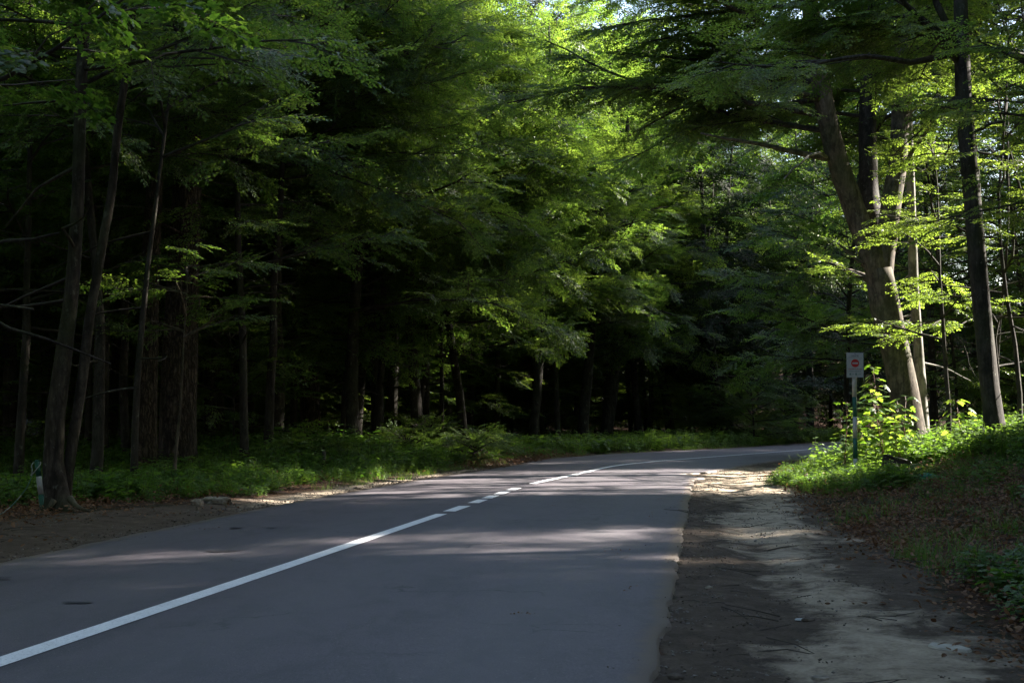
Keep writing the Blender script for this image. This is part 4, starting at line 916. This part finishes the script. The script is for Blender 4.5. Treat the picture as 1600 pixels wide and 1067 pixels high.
# left verge: leafy band
def d_left(x, y, r, l):
    edge = 1.15 + .5*(vn(x, y, .6)-.5) + 1.5*np.exp(-((y-19.5)/2.2)**2)
    gap = 1-np.exp(-((y-42)/4.5)**2)*(l < 2.2)
    return ((l > edge) & (y > 20.5))*np.where(l < 6.5, 1.0, .35)*gap*sm((y-20.3)/2)*np.clip(.35+1.3*fbm(x, y, .5, 3), 0, 1)
strew('verge_plants_left', 'herb', 24000, (-14, 8), (20, 62), d_left, (.6, 1.15), .3, scz=lambda x, y, r, l: (.55+.5*sm((l-1)/2.5))*(1+.9*np.exp(-((y-36)/4.5)**2)))
strew('verge_plants_far', 'herb', 9000, (-2, 40), (50, 100), lambda x, y, r, l: ((l > .7) & (l < 7))*.98, (.9, 1.8), .65)  # raised tint carries the soft sky light on this strip
strew('verge_grass', 'grass', 26000, (-8, 30), (22, 95), lambda x, y, r, l: ((l > .45) & (l < 1.7))*np.clip(.2+1.2*vn(x, y, .8), 0, 1)*(1-.9*np.exp(-((y-42)/4.0)**2))*sm((y-24)/5), (.45, .95), .4)
# right: sunlit island round the sign, then thin plants up the bank
def d_isl(x, y, r, l):
    e = 1.9 + .9*(vn(x+3, y, .5)-.5) + 1.2*sm((25-y)/3)
    return ((r > e) & (y > 22.3+.35*(x-6)*0) & (y < 46) & (r < 12))*np.clip(.55+.9*fbm(x, y, .7, 3), 0, 1)
strew('roadside_plants_right', 'herb', 15000, (4, 18), (22, 46), d_isl, (.7, 1.35), .5, scz=lambda x, y, r, l: (.5+.45*sm((r-2)/2))*(1-.72*((x > 6.4) & (x < 8.4) & (y < 26.6))))
strew('tall_weeds_right', 'herb', 900, (5, 13), (23, 40), lambda x, y, r, l: ((r > 2.6) & (y > 27.6))*np.clip(-.5+2.0*vn(x, y, .7), 0, 1), (1.2, 1.7), .55, .2)
strew('tall_grass_right', 'grass', 2200, (4.5, 13), (23, 40), lambda x, y, r, l: ((r > 2.2) & ((y > 27.3) | (x < 6.2)))*np.clip(-.3+1.5*vn(x+4, y, .9), 0, 1), (1.0, 2.2), .6, .2)
strew('bank_plants', 'herb', 9000, (2, 12), (5, 24), lambda x, y, r, l: ((r > 3.0))*np.clip(-.35+1.5*fbm(x, y, .9, 3), 0, 1)*.5*sm((r-2.8)/2.5), (.3, .75), .2)
strew('bank_plants_near', 'herb', 1500, (2.6, 5.5), (6.5, 11), lambda x, y, r, l: ((r > 2.25+.3*(vn(x, y, 2)-.5)))*.9*sm((r-2.1)/.6), (.45, .8), .15)
strew('bank_grass', 'grass', 9000, (2, 14), (5, 40), lambda x, y, r, l: ((r > 2.0))*np.clip(-.3+1.3*fbm(x+9, y, .8, 3), 0, 1)*.6, (.5, 1.2), .3)
# leaf litter
strew('fallen_leaves_right', 'litter', 26000, (1, 14), (5, 40), lambda x, y, r, l: ((r > 1.2))*np.clip(sm((r-1.5)/.9)*(.35+vn(x, y, 1.2)), .015, 1), (.6, 1.1), .3, .3, .004)
strew('fallen_leaves_left', 'litter', 16000, (-14, 0), (11, 45), lambda x, y, r, l: ((l > .5))*np.clip(sm((l-.9)/1.6)*(.3+vn(x, y, 1.2))*sm((y-15)/4)+.02, 0, 1), (.6, 1.1), .35, .3, .004)
strew('fallen_leaves_verge', 'litter', 3000, (-3, 6), (36, 50), lambda x, y, r, l: ((l > .1) & (l < 3))*.8, (.8, 1.3), .3, .3, .004)
# gravel and clods along the worn shoulders
strew('shoulder_gravel_right', 'pebble', 16000, (0, 12), (5.5, 42), lambda x, y, r, l: ((r > -.03) & (r < 2.4))*np.clip(.25+np.exp(-(r/.5)**2)+.9*(vn(x, y, 2.5)-.5), 0.03, 1), (.3, 1.0), .3, .2, .002)
strew('shoulder_gravel_left', 'pebble', 12000, (-9, 2), (9, 42), lambda x, y, r, l: ((l > -.03) & (l < 2.2))*np.clip(.15+np.exp(-(l/.45)**2), .03, 1), (.6, 1.6), .3, .2, .002)
strew('leaves_on_road', 'litter', 700, (-5, 5), (5.5, 45), lambda x, y, r, l: ((r < 0) & (l < 0))*np.clip(.05+np.exp(r/.4)+np.exp(l/.4), 0, 1)*.5, (.25, .45), .4, .25, .035)
strew('edge_grit', 'pebble', 9000, (-6, 8), (5.5, 42), lambda x, y, r, l: ((r < 0.1) & (l < 0.1))*np.clip(np.exp(r/.12)+np.exp(l/.12), 0, 1), (.25, .6), .3, .2, .03)
strew('fallen_twigs', 'twig', 3200, (-9, 10), (5.5, 36), lambda x, y, r, l: np.where((r > .2) | (l > .3), .35, 0), (.5, 1.3), .3, .12, .004)

# ------------------------------------------------------------------ maple seedlings round the sign: single leaves one can pick apart
def maple_leaf_mesh(s):
    V = []; Fc = []; leaf_maple(Vector((.04, 0, 0)), Vector((1, 0, 0)), Vector((0, 0, 1)), 1.0, V, Fc)
    V += [Vector((-.35, 0, -.02)), Vector((-.35, .012, -.02)), Vector((.05, .012, 0)), Vector((.05, 0, 0))]; k0 = len(V)-4; Fc.append((k0, k0+1, k0+2, k0+3))
    me = bpy.data.meshes.new('maple_leaf'); me.from_pydata([tuple(v) for v in V], [], Fc); me.materials.append(M_SAP[s])
    at = me.attributes.new('lr', 'FLOAT', 'FACE'); at.data.foreach_set('value', [.3+.5*s/2]*len(Fc)); me.update(); return me
M_SAP = [leaf_material('seedling_leaf_%s' % w, a, b, c, d, rough=.4) for w, a, b, c, d in (
    ('green', (.07, .13, .03), (.08, .15, .035), (.26, .42, .03), (.30, .46, .04)), ('lime', (.09, .16, .035), (.1, .17, .04), (.36, .5, .05), (.4, .54, .06)), ('deep', (.05, .1, .03), (.06, .12, .03), (.16, .32, .02), (.2, .36, .03)))]
LEAFM = [maple_leaf_mesh(i) for i in range(3)]
M_STEMR = simple('reddish_stem', (.16, .07, .045), .6)
def seedling(px, Y, h, nodes, label, seed, stems=1, ls=.15):
    rng = random.Random(seed); x = (px-800)/F*Y; z = tz(x, Y); root = empty('maple_seedling', (x, Y, z)); tag(root, label, 'seedling', 'maple seedlings round the sign')
    for s in range(stems):
        b = Vector((rng.gauss(0, .12*stems), rng.gauss(0, .12), -.05)); lean = Vector((rng.gauss(0, .10), rng.gauss(0, .08), 1)).normalized(); H = h*rng.uniform(.75, 1.0) if s else h
        top = b + lean*H; mb = MB(); mb.tube([b, b.lerp(top, .35) + Vector((rng.gauss(0, .03), 0, 0)), b.lerp(top, .7) + Vector((rng.gauss(0, .02), 0, 0)), top], [.014, .011, .008, .004], 6); mb.build('stem', M_STEMR, root)
        a = rng.uniform(0, 3)
        for j in range(nodes):
            t = .28+.72*j/(nodes-1); p = b.lerp(top, t); a += math.pi/2 + rng.gauss(0, .2)
            for k in (0, math.pi):
                for rep in range(3 if t < .85 else 2):
                    aa = a+k+rng.gauss(0, .25)+rep*.7; reach = rng.uniform(.10, .34)*(1.2-.6*t) if rep or t < .8 else rng.uniform(.04, .12)
                    q = p + Vector((math.cos(aa)*reach, math.sin(aa)*reach, rng.uniform(-.02, .10)))
                    if reach > .12:
                        mb = None
                    o = bpy.data.objects.new('leaf', LEAFM[rng.choice((0, 0, 1, 1, 2))]); s_ = ls*rng.uniform(.8, 1.35)
                    o.location = q; o.scale = (s_, s_, s_); o.rotation_euler = (rng.gauss(0, .3), rng.gauss(.25, .25), aa); link(o, root)
                    tw = tube_data([p, p.lerp(q, .6) + Vector((0, 0, .02)), q], [.003, .0025, .002], 3, False)
                    root['_tw'] = 1; TW.setdefault(root.name, MB()).add(*tw)
    tag(TW[root.name].build('petioles', M_STEMR, root, False), kind='stuff'); del root['_tw']
TW = {}
seedling(1311, 27.7, 1.6, 8, 'young maple left of the sign post with small tiers of lit leaves', 1, 1, .13)
seedling(1364, 27.9, 1.55, 8, 'bushy young maple right behind the sign post', 2, 2, .16)
seedling(1385, 27.8, 2.15, 9, 'tallest young maple, its tip rising right of the sign', 3, 2, .16)
seedling(1408, 28.6, 1.4, 7, 'young maple in front of the big beech trunk', 4, 2, .15)
seedling(1348, 29.4, 1.25, 6, 'low young maple behind the sign post', 5, 2, .15)
seedling(1346, 28.6, 1.3, 7, 'young maple half hidden by the sign post', 7, 2, .15)
seedling(1392, 27.2, .95, 5, 'low young maple in front of the black panel', 8, 2, .15)
seedling(1492, 29.0, 1.25, 5, 'lone young maple spreading flat leaves between the two big trunks', 6, 1, .17)

# feathery dark shrub on the far side of the bend
for i, (px, Y, h, R, lbl) in enumerate(((1178, 70, 3.4, 2.6, 'feathery dark green shrub overhanging the far verge'), (1225, 76, 2.4, 1.9, 'smaller feathery shrub right of the overhanging one'), (1120, 72, 2.2, 1.6, 'low shrub left of the feathery overhanging one'))):
    make_tree('shrub', lbl, (px-800)/F*Y, Y, h, .05, .3, R, 1300+i, 'shrubs beyond the bend', 'shrub', n_limbs=24, sec_gap=.45, sec_len=1.0, sprays=3, scale=1.0, tint=(.05, .08), draw=False, sides=6, flat=1.2, up=0, kind='beech')
for i, (px, Y, h, R, lbl) in enumerate(((735, 38.5, .8, .9, 'pale-tipped bush at the end of the left verge plants'), (640, 38, .8, .8, 'dark low bush rising from the left verge plants'), (660, 43, 1.0, 1.1, 'bush behind the left verge plants below the thin trunk'), (500, 33, .6, .6, 'small bush near the stump in the left verge'))):
    make_tree('bush', lbl, (px-800)/F*Y, Y, h, .02, .15, R, 1400+i, 'bushes in the left verge', 'bush', n_limbs=22, sec_gap=.25, sec_len=.6, sprays=2, scale=.6, tint=(.25, .15), draw=False, sides=5, flat=1.0, up=0, limb_r=.6)

# ------------------------------------------------------------------ the sign on its striped pole
M_WHITE = simple('white_paint', (.34, .35, .34), .5, .12, 20)
M_GREEN = simple('green_paint', (.012, .085, .055), .45, .2, 20)
M_RED = simple('red_sheet', (.42, .018, .018), .45, .1, 20)
M_GREYM = simple('galvanised_steel', (.35, .36, .36), .45, .15, 20, metallic=.6)
M_INK = simple('dark_ink', (.03, .03, .035), .6, .1)
M_INKR = simple('faded_red_ink', (.30, .13, .12), .6, .1)
M_INKG = simple('grey_green_ink', (.12, .17, .16), .6, .1)
sx, sy = 6.5, 27.0; sz = tz(sx, sy)
sign = empty('no_entry_sign', (sx, sy, sz), rad(3)); tag(sign, 'white notice board with a red no-entry disc on a white and green striped pole', 'sign')
PW, PH = .325, .475; top = P(1337, 551, 27).z - sz
bands = np.linspace(-.15, top-PH+.02, 1)
zlev = [-.15] + [P(0, q, 27).z - sz for q in (716, 684, 651, 620)] + [top-PH*.5]
for i in range(5):
    mb = MB(); a, b = zlev[i], zlev[i+1]
    mb.tube([(0, 0, a), (0, 0, b)], [.043, .043], 20); mb.build('pole_section', M_WHITE if i % 2 == 0 else M_GREEN, sign)
mb = MB(); mb.tube([(0, 0, top-PH*.5+.003), (0, 0, top-.06)], [.04, .04], 16); mb.build('pole_section', M_GREYM, sign)
bz = top-PH/2
mb = MB(); mb.box((0, -.055, bz), (PW, .012, PH)); board = mb.build('board', M_WHITE, sign, False)
for s in (-1, 1):
    mb = MB(); mb.box((s*(PW/2-.006), -.0615, bz), (.004, .003, PH-.02)); mb.build('border_line', M_INKG, board, False)
for s in (-1, 1):
    mb = MB(); mb.box((0, -.0615, bz+s*(PH/2-.006)), (PW-.02, .003, .004)); mb.build('border_line', M_INKG, board, False)
def disc(c, r, m, name, parent, th=.004, n=40):
    V = []; 
    for yy in (0, -th):
        for k in range(n): t = 2*math.pi*k/n; V.append((c[0]+r*math.cos(t), c[1]+yy, c[2]+r*math.sin(t)))
    Fc = [tuple(range(n-1, -1, -1)), tuple(range(n, 2*n))] + [(k, (k+1) % n, n+(k+1) % n, n+k) for k in range(n)]
    return mesh_obj(name, V, Fc, m, parent)
disc((0, -.0612, bz+.035), .076, M_RED, 'red_disc', board)
mb = MB(); mb.box((0, -.0667, bz+.035), (.108, .003, .032)); mb.build('white_bar', M_WHITE, board, False)
def text(body, size, x, z, m, parent, y=-.0625):
    c = bpy.data.curves.new('heading_text', 'FONT'); c.body = body; c.size = size; c.align_x = 'CENTER'; c.extrude = .0008; c.materials.append(m)
    o = bpy.data.objects.new('heading_text', c); o.location = (x, y, z); o.rotation_euler = (rad(90), 0, 0); return link(o, parent)
text('УВАГА', .042, 0, bz+.158, M_INK, board)
mb = MB(); mb.add([(-.014, -.0625, bz+.203), (.014, -.0625, bz+.203), (0, -.0625, bz+.222)], [(0, 1, 2)]); mb.build('warning_mark', M_INK, board, False)
rl = random.Random(3)
def print_line(z, w, hgt, m):   # rows of print too small to read in the photograph
    mb = MB(); x = -w/2
    while x < w/2:
        l = min(rl.uniform(.010, .030), w/2-x); mb.box((x+l/2, -.0615, z), (l, .002, hgt)); x += l+.006
    mb.build('print_line', m, board, False)
print_line(bz+.142, .26, .005, M_INKG)
print_line(bz-.078, .26, .016, M_INKR); print_line(bz-.112, .24, .007, M_INKG); print_line(bz-.124, .22, .006, M_INKG)
for (cx, w) in ((-.095, .030), (.018, .036)):
    mb = MB(); mb.box((cx, -.0615, bz-.172), (w, .002, .042)); mb.build('print_emblem', M_INKG, board, False)
for (cx, w) in ((-.045, .045), (.082, .06)):
    for dz_ in (.012, 0, -.012):
        mb = MB(); mb.box((cx, -.0615, bz-.172+dz_), (w, .002, .004)); mb.build('print_line', M_INKG, board, False)
for dz_ in (-.1, .12):
    mb = MB(); mb.box((0, -.0, bz+dz_), (.11, .095, .025)); mb.build('clamp', M_GREYM, sign, False)
mb = MB(); mb.tube([(PW/2-.01, -.05, bz-PH/2+.02), (PW/2+.005, -.05, bz-PH/2-.05), (PW/2+.012, -.05, bz-PH/2-.14)], [.003, .003, .002], 5); mb.build('loose_tie', M_WHITE, sign)

# ------------------------------------------------------------------ roped post at the left
Yp = 19.0; base = P(71, 803, Yp); bz0 = tz(base.x, Yp); post = empty('bollard_post', (base.x, Yp, bz0)); tag(post, 'leaning green post with one white band near the left edge', 'post')
Hp = P(0, 720, Yp).z - bz0; topx = P(61, 720, Yp).x - base.x
ax = Vector((topx, -.02, Hp)); lv = [-.12, .335, .70, 1.0]
for i in range(3):
    a, b = lv[i], lv[i+1]; mb = MB(); mb.tube([ax*a, ax*b], [.037, .037], 20); mb.build('post_section', (M_GREEN, M_WHITE, M_GREEN)[i], post)
mb = MB(); mb.tube([ax*1.0, ax*1.015, ax*1.03], [.039, .035, .015], 20); mb.build('post_cap', M_GREEN, post)
# rope: white and green cord hooked over the post, hanging to a sign beyond the edge
M_CORD = simple('white_cord', (.36, .37, .33), .8, .15, 60)
M_CORDG = simple('green_cord', (.10, .20, .16), .7, .2, 60)
W0 = lambda px, py, Y=Yp-.07: P(px, py, Y)
rope_pts = [W0(54, 740), W0(47, 757), W0(40, 768), W0(32, 778), W0(24, 787), W0(14, 796), W0(6, 801), W0(-12, 806)]
rope = empty('rope', tuple(rope_pts[0])); tag(rope, 'slack green and white cord looped over the leaning post', 'rope'); RO = rope.location.copy()
rs = spline([tuple(p) for p in rope_pts], .02); n = len(rs)
cuts = [0, int(n*.2), int(n*.38), int(n*.47), int(n*.62), int(n*.8), n-1]
for i in range(len(cuts)-1):
    mb = MB(); seg = [Vector(q)-RO for q in rs[cuts[i]:cuts[i+1]+1]]; mb.tube(seg, [.008]*len(seg), 8); mb.build('cord', M_CORDG if i in (0, 1, 3) else M_CORD, rope)
mb = MB(); lp = [W0(50, 742, Yp-.08), W0(55, 738, Yp-.08), W0(61, 731, Yp-.075), W0(66, 724, Yp-.05), W0(65, 721, Yp), W0(61, 720, Yp+.06), W0(55, 722, Yp+.04), W0(52, 727, Yp-.03), W0(53, 734, Yp-.07), W0(52, 743, Yp-.08)]
ls_ = [Vector(q)-RO for q in spline([tuple(p) for p in lp], .015)]; mb.tube(ls_, [.0065]*len(ls_), 8); mb.build('loop', M_CORD, rope)
# hanging sign, only its corner in the picture: red field with pale rim
c0, c1, c2 = P(8, 812, Yp-.1), P(-62, 815, Yp-.1), P(-25, 745, Yp-.1)
ctr = (c0+c1+c2)/3; hs = empty('hanging_sign', tuple(ctr)); tag(hs, 'red sign with a pale rim hanging on the cord at the left edge', 'sign')
def tri_plate(scale, y0, th, m, name):
    pts = []
    cs = [(c-ctr)*scale for c in (c0, c1, c2)]
    for i in range(3):
        a, b, c = cs[i-1], cs[i], cs[(i+1) % 3]
        for t in (0, .5, 1): pts.append((b + (a-b)*.12).lerp(b, t*2 if t < .5 else 1).lerp(b + (c-b)*.12, 0 if t == 0 else (.5 if t == .5 else 1)))
    V = [(p.x, y0, p.z) for p in pts] + [(p.x, y0+th, p.z) for p in pts]; n = len(pts)
    return mesh_obj(name, V, [tuple(range(n)), tuple(range(2*n-1, n-1, -1))] + [(k, n+k, n+(k+1) % n, (k+1) % n) for k in range(n)], m, hs)
tri_plate(1.0, 0, .006, M_WHITE, 'rim'); tri_plate(.88, -.004, .003, simple('red_field', (.36, .05, .045), .5, .1), 'red_field')

# ------------------------------------------------------------------ stones, litter, black board, green bag
def rock(name, x, y, s, label, seed, m, sub=3, group=None, cat='stone', sink=.25, rz=0):
    import bmesh
    rng = random.Random(seed); bm = bmesh.new(); bmesh.ops.create_icosphere(bm, subdivisions=sub, radius=1)
    dirs = [Vector((rng.gauss(0, 1), rng.gauss(0, 1), rng.gauss(0, 1))).normalized() for _ in range(9)]
    for v in bm.verts:
        p = v.co.normalized(); k = min(1.0, min((.72+.1*(i % 3))/max(.05, p.dot(d)) for i, d in enumerate(dirs)))
        v.co = Vector((p.x*k*s[0], p.y*k*s[1], p.z*k*s[2])) * (1+rng.uniform(-.05, .05)+.12*math.sin(5*p.x+seed)*math.sin(4*p.z+7*p.y))
    me = bpy.data.meshes.new(name); bm.to_mesh(me); bm.free(); me.materials.append(m); me.update()
    o = bpy.data.objects.new(name, me); o.location = (x, y, tz(x, y)+s[2]*(1-sink)*.6); o.rotation_euler = (0, rng.uniform(-.1, .1), rz); link(o); tag(o, label, cat, group); return o
M_ROCK = simple('limestone_rock', (.22, .185, .14), .95, .55, 16, bmp=1.0)
def gp(px, py): Y = EYE*F/(py-HORIZON); return (px-800)/F*Y, Y
x, y = gp(340, 786); rock('stone', x, y, (.24, .14, .09), 'pale flat-topped stone at the left verge, larger of two', 1, M_ROCK, group='stones at the left verge')
x, y = gp(310, 789); rock('stone', x, y, (.11, .09, .07), 'smaller pale stone just left of the larger one at the verge', 2, M_ROCK, group='stones at the left verge')
x, y = gp(325, 787); rock('stone', x, y+.15, (.09, .08, .05), 'small dark stone wedged between the two pale verge stones', 3, M_STONE, group='stones at the left verge')
for i, (px, py, s, lb) in enumerate(((1258, 951, .030, 'dark clod of earth on the pale sand strip'), (1105, 906, .022, 'small pale pebble on the dark right shoulder'), (1052, 1045, .030, 'dark stone by the asphalt edge at the bottom'), (560, 762, .05, 'small stone on the left gravel strip'), (1288, 806, .03, 'small stone where the sand meets the leaf litter'))):
    x, y = gp(px, py); rock('stone', x, y, (s*1.6, s, s*.7), lb, 10+i, M_CLOD if i in (0, 2) else M_ROCK, 2, 'loose stones on the shoulders')
def slab(px, py, w, d, label, seed, m, name, cat, rz=0, th=.012):
    rng = random.Random(seed); x, y = gp(px, py); n = 10; V = []
    prof = [(math.cos(2*math.pi*k/n)*w/2*rng.uniform(.8, 1.1), math.sin(2*math.pi*k/n)*d/2*rng.uniform(.8, 1.1)) for k in range(n)]
    V = [(a, b, 0) for a, b in prof] + [(a*.93, b*.93, th*rng.uniform(.7, 1.2)) for a, b in prof]
    o = mesh_obj(name, V, [tuple(range(n-1, -1, -1)), tuple(range(n, 2*n))] + [(k, (k+1) % n, n+(k+1) % n, n+k) for k in range(n)], m, None, False, (x, y, tz(x, y)+.004)); o.rotation_euler[2] = rz; tag(o, label, cat); return o
slab(1250, 948, .11, .10, 'scrap of white plastic lying on the pale sand strip', 4, M_WHITE, 'plastic_scrap', 'litter', .3, .006)
slab(1478, 998, .16, .34, 'pale flat piece of board in the leaves at the lower right', 5, simple('pale_board', (.36, .33, .27), .8), 'flat_board', 'litter', .5)
slab(1275, 1037, .10, .10, 'flat pale stone half buried in the dark shoulder at the bottom', 6, M_ROCK, 'flat_stone', 'stone', .2)
# black board dumped in the plants
cx, cy_ = (1397-800)/F*26.4, 26.4; cz = tz(cx, cy_)
bb = empty('dumped_panel', (cx, cy_, cz+.05)); tag(bb, 'black broken plastic panel lying in the plants right of the sign', 'rubbish')
M_BLACK = simple('black_plastic', (.012, .012, .014), .55, .2)
prof = [P(a, b, 26.4) - Vector((cx, cy_, cz)) for a, b in ((1374, 742), (1380, 714), (1389, 716), (1402, 722), (1418, 724), (1427, 733), (1424, 740), (1408, 737), (1400, 744))]
V = [(p.x, -.02 + .06*(i % 2)*.3, p.z) for i, p in enumerate(prof)] + [(p.x*.96, .10 + .02*(i % 3), p.z*.93+.01) for i, p in enumerate(prof)]; n = len(prof)
mesh_obj('shell', V, [tuple(range(n)), tuple(range(2*n-1, n-1, -1))] + [(k, n+k, n+(k+1) % n, (k+1) % n) for k in range(n)], M_BLACK, bb)
mb = MB(); mb.tube([Vector((prof[1].x, -.03, prof[1].z)), Vector((prof[4].x, -.04, prof[4].z)), Vector((prof[5].x, -.03, prof[5].z))], [.012, .014, .008], 6); mb.build('folded_lip', M_BLACK, bb)
# green bag
import bmesh
bx_, by_ = (1447-800)/F*23.5, 23.5
bm = bmesh.new(); bmesh.ops.create_icosphere(bm, subdivisions=4, radius=1)
for v in bm.verts:
    p = v.co; w = 1+.12*math.sin(6*p.x+3*p.y)+.09*math.sin(11*p.z+5*p.x)+.06*math.sin(17*p.y-9*p.x)
    v.co = Vector((p.x*.155*w + (.10*max(0, p.x)**2), p.y*.13*w, max(-.02, p.z*.085*w*(1-.45*max(0, p.x)))))
me = bpy.data.meshes.new('green_bag'); bm.to_mesh(me); bm.free(); me.materials.append(simple('green_plastic', (.03, .19, .12), .4, .2, 30, bmp=.3)); me.polygons.foreach_set('use_smooth', [True]*len(me.polygons))
gb = bpy.data.objects.new('green_bag', me); gb.location = (bx_, by_, tz(bx_, by_)+.07); link(gb); tag(gb, 'crumpled green plastic bag lying on the leaf litter right of the sign', 'bag')
# small stump and fallen branch in the left verge
for px, Y, h, r, dx, lb in ((507, 31.5, .55, .045, .0, 'broken upright stub standing in the left verge plants'), (492, 31.7, .5, .04, -.28, 'broken stub leaning left in the left verge plants')):
    x = (px-800)/F*Y; z = tz(x, Y); mb = MB(); mb.tube([(0, 0, -.1), (dx*.5, 0, h*.5), (dx, 0, h)], [r*1.2, r, r*.8], 10, True, .25, random.Random(3)); o = mb.build('tree_stub', M_BARK, None, True, (x, Y, z)); tag(o, lb, 'stub')
open('/tmp/sprays.txt','w').write(str(NSPRAY[0])) if False else print('SPRAYS', NSPRAY[0], 'OBJECTS', len(bpy.data.objects))
